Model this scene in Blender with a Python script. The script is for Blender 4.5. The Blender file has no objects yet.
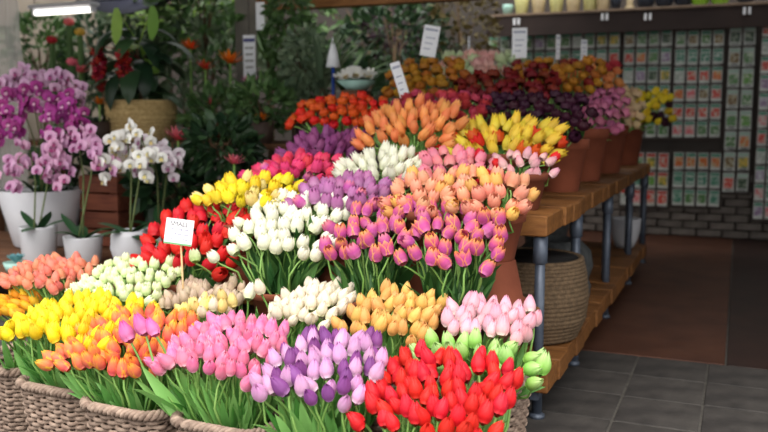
import bpy, math, random
from mathutils import Vector, Matrix, Quaternion
R = random.Random(7)
PI = math.pi
scn = bpy.context.scene
COL = scn.collection

# ------------------------------------------------------------------ camera
F = 834.0
CAM = Vector((0.0, 0.0, 1.10))
YAW, PITCH = math.radians(23.0), math.radians(6.75)
cam = bpy.data.cameras.new('camera')
cam.sensor_width = 36.0
cam.lens = F / 768.0 * 36.0
cam.clip_start = 0.05
cam.dof.use_dof = True
cam.dof.focus_distance = 2.55
cam.dof.aperture_fstop = 2.5
cam_o = bpy.data.objects.new('camera', cam)
COL.objects.link(cam_o)
cam_o.location = CAM
cam_o.rotation_euler = (PI / 2 - PITCH, 0, YAW)
scn.camera = cam_o
CAM_M = cam_o.rotation_euler.to_matrix()

# ------------------------------------------------------------------ sky, exposure
world = bpy.data.worlds.new('overcast_sky')
scn.world = world
world.use_nodes = True
wn = world.node_tree
bg = wn.nodes['Background']
bg.inputs['Color'].default_value = (1.0, 1.0, 0.985, 1)
bg.inputs['Strength'].default_value = 0.85
sun = bpy.data.lights.new('soft_sun', 'SUN')
sun.energy = 3.0
sun.angle = math.radians(70)
sun.color = (1.0, 0.97, 0.92)
sun_o = bpy.data.objects.new('soft_sun', sun)
COL.objects.link(sun_o)
sun_o.rotation_euler = (math.radians(24), 0, math.radians(15))
vs = scn.view_settings
vs.view_transform = 'Standard'
vs.look = 'None'
vs.exposure = 0.85
vs.gamma = 1.0
vs.use_curve_mapping = False


# ------------------------------------------------------------------ projection helpers (places in the world)
def ray(px, py):
    return CAM_M @ Vector(((px - 384) / F, (216 - py) / F, -1))


def P(px, py, y):
    d = ray(px, py)
    return CAM + d * (y / d.y)


def PZ(px, py, z):
    d = ray(px, py)
    return CAM + d * ((z - CAM.z) / d.z)


def depth(p):
    return -(CAM_M.transposed() @ (p - CAM)).z


# ------------------------------------------------------------------ materials
def lin(c):
    return tuple((x / 255 / 12.92) if x / 255 <= 0.04045 else ((x / 255 + 0.055) / 1.055) ** 2.4 for x in c) + (1.0,)


MATS = {}


def base_mat(name):
    m = bpy.data.materials.new(name)
    m.use_nodes = True
    n = m.node_tree
    return m, n, n.nodes['Principled BSDF'], n.nodes['Material Output']


def mat(name, c1, c2=None, scale=8.0, rough=0.7, bump=0.0, bscale=None, stretch=(1, 1, 1), spec=0.3, metal=0.0, obj_var=0.0):
    """noise-mixed surface colour with optional bump and a per-object shade"""
    if name in MATS:
        return MATS[name]
    m, n, b, out = base_mat(name)
    L = n.links
    b.inputs['Roughness'].default_value = rough
    b.inputs['Specular IOR Level'].default_value = spec
    b.inputs['Metallic'].default_value = metal
    tc = n.nodes.new('ShaderNodeTexCoord')
    mp = n.nodes.new('ShaderNodeMapping')
    mp.inputs['Scale'].default_value = stretch
    L.new(tc.outputs['Object'], mp.inputs['Vector'])
    col = None
    if c2 is not None:
        nz = n.nodes.new('ShaderNodeTexNoise')
        nz.inputs['Scale'].default_value = scale
        nz.inputs['Detail'].default_value = 6
        L.new(mp.outputs[0], nz.inputs['Vector'])
        rp = n.nodes.new('ShaderNodeValToRGB')
        rp.color_ramp.elements[0].position = 0.32
        rp.color_ramp.elements[1].position = 0.68
        rp.color_ramp.elements[0].color = lin(c1)
        rp.color_ramp.elements[1].color = lin(c2)
        L.new(nz.outputs['Fac'], rp.inputs['Fac'])
        col = rp.outputs['Color']
    else:
        rgb = n.nodes.new('ShaderNodeRGB')
        rgb.outputs[0].default_value = lin(c1)
        col = rgb.outputs[0]
    if obj_var:
        oi = n.nodes.new('ShaderNodeObjectInfo')
        mr = n.nodes.new('ShaderNodeMapRange')
        mr.inputs['To Min'].default_value = 1 - obj_var
        mr.inputs['To Max'].default_value = 1 + obj_var
        L.new(oi.outputs['Random'], mr.inputs['Value'])
        hs = n.nodes.new('ShaderNodeHueSaturation')
        L.new(mr.outputs[0], hs.inputs['Value'])
        L.new(col, hs.inputs['Color'])
        col = hs.outputs['Color']
    L.new(col, b.inputs['Base Color'])
    if bump:
        bz = n.nodes.new('ShaderNodeTexNoise')
        bz.inputs['Scale'].default_value = bscale or scale * 4
        bz.inputs['Detail'].default_value = 4
        L.new(mp.outputs[0], bz.inputs['Vector'])
        bp = n.nodes.new('ShaderNodeBump')
        bp.inputs['Strength'].default_value = bump
        bp.inputs['Distance'].default_value = 0.01
        L.new(bz.outputs['Fac'], bp.inputs['Height'])
        L.new(bp.outputs[0], b.inputs['Normal'])
    MATS[name] = m
    return m


def petal_mat(name, stops, hue=0.015, val=0.16, trans=0.3, streak=None):
    """petal colour along its length (attribute v), a per-bloom shade and light passing through the petal"""
    if name in MATS:
        return MATS[name]
    m, n, b, out = base_mat(name)
    L = n.links
    at = n.nodes.new('ShaderNodeAttribute')
    at.attribute_name = 'v'
    rp = n.nodes.new('ShaderNodeValToRGB')
    e = rp.color_ramp.elements
    e[0].position, e[0].color = stops[0][0], lin(stops[0][1])
    e[1].position, e[1].color = stops[-1][0], lin(stops[-1][1])
    for p, c in stops[1:-1]:
        x = e.new(p)
        x.color = lin(c)
    L.new(at.outputs['Fac'], rp.inputs['Fac'])
    col = rp.outputs['Color']
    oi = n.nodes.new('ShaderNodeObjectInfo')
    if streak is not None:
        au = n.nodes.new('ShaderNodeAttribute')
        au.attribute_name = 'u'
        sr = n.nodes.new('ShaderNodeValToRGB')
        sr.color_ramp.elements[0].position, sr.color_ramp.elements[0].color = streak[1], (0, 0, 0, 1)
        sr.color_ramp.elements[1].position, sr.color_ramp.elements[1].color = streak[2], (1, 1, 1, 1)
        L.new(au.outputs['Fac'], sr.inputs['Fac'])
        mx = n.nodes.new('ShaderNodeMix')
        mx.data_type = 'RGBA'
        L.new(sr.outputs['Color'], mx.inputs[0])
        L.new(col, mx.inputs[6])
        mx.inputs[7].default_value = lin(streak[0])
        col = mx.outputs[2]
    hs = n.nodes.new('ShaderNodeHueSaturation')
    m1 = n.nodes.new('ShaderNodeMapRange')
    m1.inputs['To Min'].default_value = 0.5 - hue
    m1.inputs['To Max'].default_value = 0.5 + hue
    L.new(oi.outputs['Random'], m1.inputs['Value'])
    L.new(m1.outputs[0], hs.inputs['Hue'])
    ml = n.nodes.new('ShaderNodeMath')
    ml.operation = 'MULTIPLY'
    ml.inputs[1].default_value = 7.31
    L.new(oi.outputs['Random'], ml.inputs[0])
    fr = n.nodes.new('ShaderNodeMath')
    fr.operation = 'FRACT'
    L.new(ml.outputs[0], fr.inputs[0])
    m2 = n.nodes.new('ShaderNodeMapRange')
    m2.inputs['To Min'].default_value = 1 - val
    m2.inputs['To Max'].default_value = 1 + val * 0.6
    L.new(fr.outputs[0], m2.inputs['Value'])
    L.new(m2.outputs[0], hs.inputs['Value'])
    L.new(col, hs.inputs['Color'])
    b.inputs['Roughness'].default_value = 0.45
    b.inputs['Specular IOR Level'].default_value = 0.25
    L.new(hs.outputs[0], b.inputs['Base Color'])
    tr = n.nodes.new('ShaderNodeBsdfTranslucent')
    L.new(hs.outputs[0], tr.inputs['Color'])
    ms = n.nodes.new('ShaderNodeMixShader')
    ms.inputs[0].default_value = trans
    L.new(b.outputs[0], ms.inputs[1])
    L.new(tr.outputs[0], ms.inputs[2])
    L.new(ms.outputs[0], out.inputs['Surface'])
    MATS[name] = m
    return m


def leaf_mat(name, c1, c2, rough=0.4, trans=0.2):
    """leaf green that differs from leaf to leaf"""
    if name in MATS:
        return MATS[name]
    m, n, b, out = base_mat(name)
    L = n.links
    ge = n.nodes.new('ShaderNodeNewGeometry')
    oi = n.nodes.new('ShaderNodeObjectInfo')
    ad = n.nodes.new('ShaderNodeMath')
    ad.operation = 'ADD'
    L.new(ge.outputs['Random Per Island'], ad.inputs[0])
    L.new(oi.outputs['Random'], ad.inputs[1])
    fr = n.nodes.new('ShaderNodeMath')
    fr.operation = 'FRACT'
    L.new(ad.outputs[0], fr.inputs[0])
    mx = n.nodes.new('ShaderNodeMix')
    mx.data_type = 'RGBA'
    L.new(fr.outputs[0], mx.inputs[0])
    mx.inputs[6].default_value = lin(c1)
    mx.inputs[7].default_value = lin(c2)
    L.new(mx.outputs[2], b.inputs['Base Color'])
    b.inputs['Roughness'].default_value = rough
    b.inputs['Specular IOR Level'].default_value = 0.35
    tr = n.nodes.new('ShaderNodeBsdfTranslucent')
    L.new(mx.outputs[2], tr.inputs['Color'])
    ms = n.nodes.new('ShaderNodeMixShader')
    ms.inputs[0].default_value = trans
    L.new(b.outputs[0], ms.inputs[1])
    L.new(tr.outputs[0], ms.inputs[2])
    L.new(ms.outputs[0], out.inputs['Surface'])
    MATS[name] = m
    return m


# ------------------------------------------------------------------ mesh builder
class MB:
    def __init__(self):
        self.v, self.f, self.a, self.u = [], [], [], []

    def add(self, vs, fs, a=None, u=None):
        o = len(self.v)
        self.v += [tuple(x) for x in vs]
        self.f += [tuple(i + o for i in f) for f in fs]
        self.a += a if a is not None else [0.5] * len(vs)
        self.u += u if u is not None else [0.0] * len(vs)
        return self

    def box(self, c, s, rz=0.0, bev=0.0):
        hx, hy, hz = s[0] / 2, s[1] / 2, s[2] / 2
        if bev <= 0:
            vs = [(x, y, z) for z in (-hz, hz) for x, y in ((-hx, -hy), (hx, -hy), (hx, hy), (-hx, hy))]
            fs = [(3, 2, 1, 0), (4, 5, 6, 7), (0, 1, 5, 4), (1, 2, 6, 5), (2, 3, 7, 6), (3, 0, 4, 7)]
        else:
            b = min(bev, hx * .9, hy * .9, hz * .9)
            ring = [(-hx + b, -hy), (hx - b, -hy), (hx, -hy + b), (hx, hy - b), (hx - b, hy), (-hx + b, hy), (-hx, hy - b), (-hx, -hy + b)]
            vs = []
            for z, k in ((-hz, 1), (-hz + b, 0), (hz - b, 0), (hz, 1)):
                for x, y in ring:
                    vs.append((x - (b * (1 if x > 0 else -1) * k if abs(x) > hx - b * 1.01 else 0) * .8, y - (b * (1 if y > 0 else -1) * k if abs(y) > hy - b * 1.01 else 0) * .8, z))
            fs = [tuple(range(7, -1, -1)), tuple(range(24, 32))]
            for r in range(3):
                for i in range(8):
                    j = (i + 1) % 8
                    fs.append((r * 8 + i, r * 8 + j, r * 8 + 8 + j, r * 8 + 8 + i))
        cz, sz = math.cos(rz), math.sin(rz)
        vs = [(c[0] + x * cz - y * sz, c[1] + x * sz + y * cz, c[2] + z) for x, y, z in vs]
        return self.add(vs, fs)

    def tube(self, pts, rad, n=6, closed=False, cap=True, a=None):
        pts = [Vector(p) for p in pts]
        m = len(pts)
        rr = rad if isinstance(rad, (list, tuple)) else [rad] * m
        vs, fs = [], []
        up = None
        for i, p in enumerate(pts):
            if closed:
                t = pts[(i + 1) % m] - pts[i - 1]
            else:
                t = pts[min(i + 1, m - 1)] - pts[max(i - 1, 0)]
            t.normalize()
            if up is None:
                up = Vector((0, 0, 1)) if abs(t.z) < 0.9 else Vector((1, 0, 0))
            s = t.cross(up)
            s.normalize()
            w = s.cross(t)
            up = w
            for k in range(n):
                an = 2 * PI * k / n
                vs.append(p + (s * math.cos(an) + w * math.sin(an)) * rr[i])
        seg = m if closed else m - 1
        for i in range(seg):
            j = (i + 1) % m
            for k in range(n):
                l = (k + 1) % n
                fs.append((i * n + k, i * n + l, j * n + l, j * n + k))
        if not closed and cap:
            fs.append(tuple(range(n - 1, -1, -1)))
            fs.append(tuple(range((m - 1) * n, m * n)))
        return self.add(vs, fs, a)

    def lathe(self, prof, n=24, c=(0, 0, 0), squash=1.0):
        vs, fs = [], []
        for r, z in prof:
            for k in range(n):
                an = 2 * PI * k / n
                vs.append((c[0] + r * math.cos(an), c[1] + r * squash * math.sin(an), c[2] + z))
        for i in range(len(prof) - 1):
            for k in range(n):
                l = (k + 1) % n
                fs.append((i * n + k, i * n + l, (i + 1) * n + l, (i + 1) * n + k))
        if prof[0][0] > 1e-4:
            fs.append(tuple(range(n - 1, -1, -1)))
        m = len(prof) - 1
        if prof[-1][0] > 1e-4:
            fs.append(tuple(range(m * n, m * n + n)))
        return self.add(vs, fs)

    def blade(self, base, d, side, length, width, curl=0.3, fold=0.25, seg=5, shape='lance', nrm=None):
        """one leaf blade growing from base along d, bending by curl"""
        d = Vector(d).normalized()
        side = Vector(side)
        side = (side - d * side.dot(d)).normalized()
        nr = d.cross(side).normalized()
        p = Vector(base)
        vs, fs, a, u = [], [], [], []
        step = length / seg
        ang = 0.0
        for i in range(seg + 1):
            t = i / seg
            if shape == 'lance':
                w = width * (math.sin(PI * min(1, t * 0.86 + 0.14)) ** 0.8) * (1 - 0.25 * t)
            elif shape == 'oval':
                w = width * math.sin(PI * min(1, t * 0.94 + 0.06)) ** 0.6
            else:
                w = width * (1 - t) ** 0.5 * (0.75 + 0.25 * t)
            w = max(w, 0.0008)
            dd = (d * math.cos(ang) + nr * math.sin(ang)).normalized()
            nn = (nr * math.cos(ang) - d * math.sin(ang)).normalized()
            vs += [p - side * w / 2 - nn * (w * fold), p, p + side * w / 2 - nn * (w * fold)]
            a += [t] * 3
            u += [1, 0, 1]
            p = p + dd * step
            ang += curl / seg
        for i in range(seg):
            for k in range(2):
                fs.append((i * 3 + k, i * 3 + k + 1, i * 3 + k + 4, i * 3 + k + 3))
        return self.add(vs, fs, a, u)

    def mesh(self, name, m=None, smooth=True):
        me = bpy.data.meshes.new(name)
        me.from_pydata(self.v, [], self.f)
        at = me.attributes.new('v', 'FLOAT', 'POINT')
        at.data.foreach_set('value', self.a)
        au = me.attributes.new('u', 'FLOAT', 'POINT')
        au.data.foreach_set('value', self.u)
        if smooth:
            me.polygons.foreach_set('use_smooth', [True] * len(me.polygons))
        if m is not None:
            me.materials.append(m)
        me.update()
        return me


def link(name, data, parent=None, loc=(0, 0, 0), rot=None, scale=None):
    o = bpy.data.objects.new(name, data)
    COL.objects.link(o)
    if parent is not None:
        o.parent = parent
    o.location = loc
    if rot is not None:
        if isinstance(rot, Quaternion):
            o.rotation_mode = 'QUATERNION'
            o.rotation_quaternion = rot
        else:
            o.rotation_euler = rot
    if scale is not None:
        o.scale = (scale,) * 3 if isinstance(scale, (int, float)) else scale
    return o


def tag(o, label, cat, group=None, kind=None):
    o['label'] = label
    if cat:
        o['category'] = cat
    if group:
        o['group'] = group
    if kind:
        o['kind'] = kind
    return o


def thing(name, label, cat, loc=(0, 0, 0), rot=None, group=None):
    return tag(link(name, None, None, loc, rot), label, cat, group)


def struct(name, me, parent=None, loc=(0, 0, 0)):
    o = link(name, me, parent, loc)
    if parent is None:
        o['kind'] = 'structure'
    return o


# ------------------------------------------------------------------ the place: floor, walls, and an unseen roof shaped to darken the back
M_stone = mat('grey_paving_stone', (48, 45, 44), (72, 68, 65), 9, 0.75, 0.25, 60, obj_var=0.14)
M_joint = mat('dark_joint_sand', (76, 72, 68), (98, 94, 88), 40, 0.95)
M_mat_brown = mat('brown_rubber_mat', (68, 39, 27), (86, 53, 38), 5, 0.6, 0.15, 90)
M_mat_dark = mat('dark_rubber_mat', (40, 25, 21), (54, 35, 29), 5, 0.55, 0.15, 90)
M_wall = mat('dark_wall_paint', (64, 58, 56), (78, 72, 68), 3, 0.9)
M_brick = mat('painted_grey_brick', (100, 93, 88), (128, 120, 114), 7, 0.85, 0.5, 50, obj_var=0.15)
M_roof = mat('dark_roof_board', (58, 52, 48), (72, 66, 60), 3, 0.9)
M_beige = mat('beige_plaster', (150, 138, 126), (168, 156, 142), 3, 0.9)

YW = 8.2          # face of the back wall
YB = PZ(680, 360, 0).y   # where the stone paving meets the shop mats
fl = struct('floor', MB().box((-1.5, 2.0, -0.045), (16, 14, 0.08)).mesh('ground', M_joint))
# stone pavers, one by one
T = 0.30
xj = PZ(607, 431, 0).x
paver = {}
for i in range(3):
    paver[i] = MB().box((0, 0, 0), (T - 0.008, T - 0.008, 0.05), bev=0.004).mesh('paver', M_stone, False)
for ix in range(-7, 8):
    for iy in range(0, 9):
        x = xj + (ix + 0.5) * T
        y = YB - (iy + 0.5) * T
        link('paver', paver[R.randrange(3)], fl, (x, y, -0.025 + R.uniform(-.0025, .0015)))
xs = PZ(733, 245, 0).x
link('rubber_mat', MB().box((xs / 2 - 2.5 - 0.003, (YB + YW) / 2, -0.012), (xs + 5.0 - 0.006, YW - YB, 0.026), bev=.004).mesh('mat', M_mat_brown, False), fl)
link('rubber_mat', MB().box((xs + 1.5 + 0.003, (YB + YW) / 2, -0.014), (3.0, YW - YB, 0.026), bev=.004).mesh('mat', M_mat_dark, False), fl)

wb = struct('wall_back', MB().box((-2.2, YW + 0.10, 1.4), (9.6, 0.16, 2.9)).mesh('wall', M_wall, False))
bl, bh = 0.215, 0.062
brick_me = [MB().box((0, 0, 0), (bl - R.uniform(0, .008), 0.06, bh), bev=.008).mesh('brick', M_brick, False) for _ in range(4)]
for r in range(8):
    z = 0.04 + r * (bh + 0.011)
    for k in range(16):
        x = -1.35 + k * (bl + 0.011) + (0.11 if r % 2 else 0)
        link('brick', brick_me[R.randrange(4)], wb, (x, YW - 0.01 + R.uniform(-.006, .006), z + R.uniform(-.002, .002)), (0, R.uniform(-.012, .012), R.uniform(-.01, .01)))
struct('wall_left', MB().box((-6.9, 5.2, 1.4), (0.12, 6.2, 2.9)).mesh('wall', M_beige, False))
struct('unseen_wall_right', MB().box((2.3, 6.0, 1.4), (0.12, 4.6, 2.9)).mesh('wall', M_wall, False))  # out of view, added to enclose the stall and keep its interior dark
struct('unseen_ceiling', MB().box((-2.0, 3.85, 2.76), (8.9, 3.3, 0.08)).mesh('roof', M_roof, False))  # unseen roof, front edge placed so the back rows fall dark
struct('unseen_ceiling', MB().box((0.4, 6.45, 2.76), (4.0, 1.9, 0.08)).mesh('roof', M_roof, False))  # unseen too, right part only; the gap beside it lets daylight onto the foliage
for i, y in enumerate((5.56, 6.0, 7.0)):
    struct('trim_%d' % (i + 3), MB().box((-4.0, y, 2.78), (4.8, .06, .10)).mesh('rafter', M_roof, False))

# ------------------------------------------------------------------ timber bench and steps
M_wood = mat('bench_timber', (104, 64, 31), (138, 92, 48), 5, 0.6, 0.2, 30, stretch=(1.2, 9, 9), obj_var=0.18)
M_wood2 = mat('dark_board', (88, 58, 40), (112, 76, 52), 5, 0.7, 0.2, 30, stretch=(1.2, 9, 9), obj_var=0.15)
M_steel = mat('grey_blue_steel', (70, 78, 92), (92, 100, 114), 20, 0.45, spec=.5, metal=0.3)
XE = -0.615
bench = thing('display_bench', 'long timber display bench with grey steel legs and a lower shelf', 'bench', (0, 0, 0))


def planks(z, th, y0, y1, x0, x1, pw, parent, m, name='plank'):
    n = max(1, round((y1 - y0) / pw))
    w = (y1 - y0) / n
    me = [MB().box((0, 0, 0), (x1 - x0, w - 0.006, th), bev=.005).mesh('plank', m, False) for _ in range(2)]
    for i in range(n):
        link(name, me[i % 2], parent, ((x0 + x1) / 2 + R.uniform(-.008, .008), y0 + (i + .5) * w, z - th / 2 + R.uniform(-.003, .003)))


planks(0.75, 0.075, 2.915, 6.655, -2.15, XE, 0.17, bench, M_wood)
planks(0.20, 0.08, 2.875, 6.16, -1.35, -0.582, 0.17, bench, M_wood)
leg_me = MB().tube([(0, 0, 0), (0, 0, 0.675)], 0.019, 12).lathe([(0.03, 0), (0.03, .012), (0.0195, .02)], 12).lathe([(0.0195, .575), (.027, .58), (.027, .675)], 12).mesh('leg', M_steel)
for y in (2.955, 3.68, 4.64, 5.65, 6.55):
    for x in (-0.642, -1.30, -2.08):
        link('leg', leg_me, bench, (x, y, 0))
        if x == -0.642 and y > 3:
            link('leg', leg_me, bench, (x - .02, y + 0.09, 0))
for x in (-0.642, -1.30):
    link('rail', MB().box((x, 4.50, 0.10), (0.03, 3.2, 0.035)).mesh('rail', M_steel, False), bench)

step_lo = thing('wooden_step', 'low board step carrying the second row of tulip baskets', 'step')
planks(0.10, 0.04, 2.24, 2.50, -2.19, -0.60, 0.13, step_lo, M_wood2)
for x in (-2.15, -1.5, -0.72):
    link('support', MB().box((x, 2.37, 0.03), (0.05, 0.24, 0.06)).mesh('support', M_wood2, False), step_lo)
step_mid = thing('wooden_step', 'board step carrying the pots of red, white and bicoloured tulips', 'step')
planks(0.335, 0.04, 2.53, 2.69, -2.19, -0.98, 0.16, step_mid, M_wood2)
for x in (-2.15, -1.7, -1.02):
    link('support', MB().box((x, 2.61, 0.1475), (0.05, 0.14, 0.295)).mesh('support', M_wood2, False), step_mid)
step_hi = thing('wooden_step', 'timber ledge carrying the upturned terracotta pots beside the bench', 'step')
planks(0.44, 0.06, 2.70, 2.86, -2.19, -0.625, 0.165, step_hi, M_wood)
for x in (-2.15, -1.6, -0.72):
    link('support', MB().box((x, 2.77, 0.19), (0.05, 0.10, 0.38)).mesh('support', M_wood2, False), step_hi)

# ------------------------------------------------------------------ terracotta pots
M_terra = mat('terracotta', (108, 55, 37), (134, 72, 50), 6, 0.85, 0.1, 60, obj_var=0.16)
M_soil = mat('dark_soil', (36, 28, 22), (54, 42, 34), 40, 0.95, 0.5, 80)


def pot_mesh(h, r, m, n=28):
    lip = h * 0.2
    b = MB().lathe([(0.0, 0.002), (r * .66, 0.0), (r * .68, .004), (r * .92, h - lip), (r, h - lip + .003), (r * 1.02, h - .004), (r * 1.0, h), (r * .9, h), (r * .86, h - lip), (r * .78, h * .55), (r * .4, h * .55), (0, h * .55)], n)
    return b.mesh('pot_body', m)


def soil_mesh(h, r):
    return MB().lathe([(0, h * .83), (r * .4, h * .835), (r * .868, h * .82)], 20).mesh('soil', M_soil)


POT_CACHE = {}


def terracotta(loc, h, r, label, upside=False, group=None):
    k = (round(h, 3), round(r, 3))
    if k not in POT_CACHE:
        POT_CACHE[k] = (pot_mesh(h, r, M_terra), soil_mesh(h, r))
    t = thing('terracotta_pot', label, 'pot', (loc[0], loc[1], loc[2] + (h if upside else 0)), (PI, 0, 0) if upside else None, group)
    link('body', POT_CACHE[k][0], t)
    if not upside:
        link('soil', POT_CACHE[k][1], t)
    return t


# ------------------------------------------------------------------ wicker baskets
M_wick = mat('weathered_wicker', (118, 98, 86), (172, 150, 134), 30, 0.75, 0.25, 120, obj_var=0.16)
BW, BD, BH = 0.290, 0.280, 0.235
NST = 36


def rrect(w, d, r, n):
    """n points evenly along a rounded rectangle, with normals"""
    segs = []
    hw, hd = w / 2, d / 2
    per = 2 * (w - 2 * r) + 2 * (d - 2 * r) + 2 * PI * r
    pts = []
    for i in range(n):
        s = per * i / n
        parts = [('l', (-hw + r, -hd), (1, 0), w - 2 * r, (0, -1)), ('c', (hw - r, -hd + r), -PI / 2, 0, 0), ('l', (hw, -hd + r), (0, 1), d - 2 * r, (1, 0)), ('c', (hw - r, hd - r), 0, 0, 0),
                 ('l', (hw - r, hd), (-1, 0), w - 2 * r, (0, 1)), ('c', (-hw + r, hd - r), PI / 2, 0, 0), ('l', (-hw, hd - r), (0, -1), d - 2 * r, (-1, 0)), ('c', (-hw + r, -hd + r), PI, 0, 0)]
        for p in parts:
            ln = p[3] if p[0] == 'l' else PI * r / 2
            if s <= ln:
                if p[0] == 'l':
                    pts.append(((p[1][0] + p[2][0] * s, p[1][1] + p[2][1] * s), p[4]))
                else:
                    a = p[2] + s / r
                    pts.append(((p[1][0] + r * math.cos(a), p[1][1] + r * math.sin(a)), (math.cos(a), math.sin(a))))
                break
            s -= ln
        else:
            pts.append(((-hw + r, -hd), (0, -1)))
    return pts


def strand_mesh(par):
    n = NST * 4
    pts = []
    for i, (p, nn) in enumerate(rrect(BW, BD, 0.06, n)):
        o = 0.0062 * math.sin(2 * PI * i / 8 + PI * par)
        pts.append((p[0] + nn[0] * o, p[1] + nn[1] * o, 0.0015 * math.sin(i * .7)))
    return MB().tube(pts, 0.0072, 6, closed=True).mesh('strand', M_wick)


STR = [strand_mesh(0), strand_mesh(1)]


def rim_mesh(ph):
    n = 150
    pts = []
    for i, (p, nn) in enumerate(rrect(BW + .012, BD + .012, 0.065, n)):
        a = 2 * PI * i / n * 22 + ph
        o, z = 0.010 * math.cos(a), 0.009 * math.sin(a)
        pts.append((p[0] + nn[0] * o, p[1] + nn[1] * o, z))
    return MB().tube(pts, 0.0082, 6, closed=True).mesh('rim_strand', M_wick)


RIM = [rim_mesh(k * 2 * PI / 3) for k in range(3)]
_b = MB()
for i, (p, nn) in enumerate(rrect(BW, BD, 0.06, NST)):
    _b.tube([(p[0] * .86, p[1] * .86, 0), (p[0], p[1], BH)], 0.0045, 5)
STAKE = _b.mesh('stakes', M_wick)
BASE_ME = MB().box((0, 0, 0.008), (BW * .84, BD * .84, 0.012), bev=.004).mesh('base', M_wick, False)
LINER_ME = MB().box((0, 0, 0.10), (BW * .80, BD * .80, 0.17), bev=.03).mesh('soil', M_soil, False)


def basket(x, y, z, label, rz=0.0, h=BH):
    t = thing('wicker_basket', label, 'basket', (x, y, z), (0, 0, rz), 'wicker tulip baskets')
    k = h / BH
    s = link('stakes', STAKE, t, scale=(1, 1, k))
    s['kind'] = 'stuff'
    n = int((h - .02) / 0.0152)
    for i in range(n):
        zz = 0.012 + i * 0.0152
        f = 0.86 + 0.14 * zz / h
        link('weave_strand', STR[i % 2], t, (0, 0, zz), scale=(f, f, 1))
    for k2 in range(3):
        link('rim_strand', RIM[k2], t, (0, 0, h))
    link('base', BASE_ME, t)
    link('soil', LINER_ME, t, scale=(1, 1, k))
    return t


# ------------------------------------------------------------------ blooms
def interp(c, t):
    for (a, x), (b, y) in zip(c, c[1:]):
        if t <= b:
            k = (t - a) / (b - a + 1e-9)
            k = k * k * (3 - 2 * k)
            return x + (y - x) * k
    return c[-1][1]


def petals(b, n, a0, rad, H, prof, W, nu=5, nv=6, ruffle=0.0, tipdrop=0.10, cup=0.06, seed=0, wshape=None):
    """n petals round the stem, all rooted in vertex 0 of the builder"""
    rr = random.Random(seed)
    if not b.v:
        b.add([(0, 0, 0)], [], [0.0], [0.0])
    for k in range(n):
        a = a0 + 2 * PI * k / n + rr.uniform(-.08, .08)
        hk = H * rr.uniform(.96, 1.03)
        vs, at, au = [], [], []
        for j in range(1, nv + 1):
            v = j / nv
            wf = interp(wshape or [(0, .3), (.25, .85), (.5, 1.0), (.75, .85), (.92, .45), (1, .07)], v)
            for i in range(nu):
                u = -1 + 2 * i / (nu - 1)
                an = a + u * W * wf
                r = rad * interp(prof, v) * (1 - cup * u * u)
                z = hk * (v - tipdrop * u * u * v * (1 if v < .99 else .3))
                if ruffle:
                    r += rad * ruffle * math.sin(u * 7 + k * 2.1) * v * v
                    z += H * ruffle * .7 * math.cos(u * 9 + k) * v * v
                vs.append((r * math.cos(an), r * math.sin(an), z))
                at.append(v)
                au.append(abs(u))
        o = len(b.v)
        b.add(vs, [], at, au)
        for i in range(nu - 1):
            b.f.append((0, o + i, o + i + 1))
        for j in range(nv - 1):
            for i in range(nu - 1):
                q = o + j * nu + i
                b.f.append((q, q + 1, q + nu + 1, q + nu))
    return b


BUD = [(0, .1), (.1, .55), (.28, .95), (.45, 1.0), (.7, .84), (.9, .5), (1, .22)]
MIDP = [(0, .1), (.1, .58), (.3, .96), (.5, 1.0), (.75, .92), (.92, .72), (1, .55)]
OPEN = [(0, .1), (.12, .6), (.3, .92), (.6, 1.0), (.85, 1.02), (1, 1.0)]
LILY = [(0, .1), (.1, .5), (.3, .9), (.5, .98), (.7, .85), (.9, .62), (1, .62)]
ROUND = [(0, .1), (.15, .7), (.35, 1.0), (.6, 1.02), (.85, .72), (1, .4)]


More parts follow.
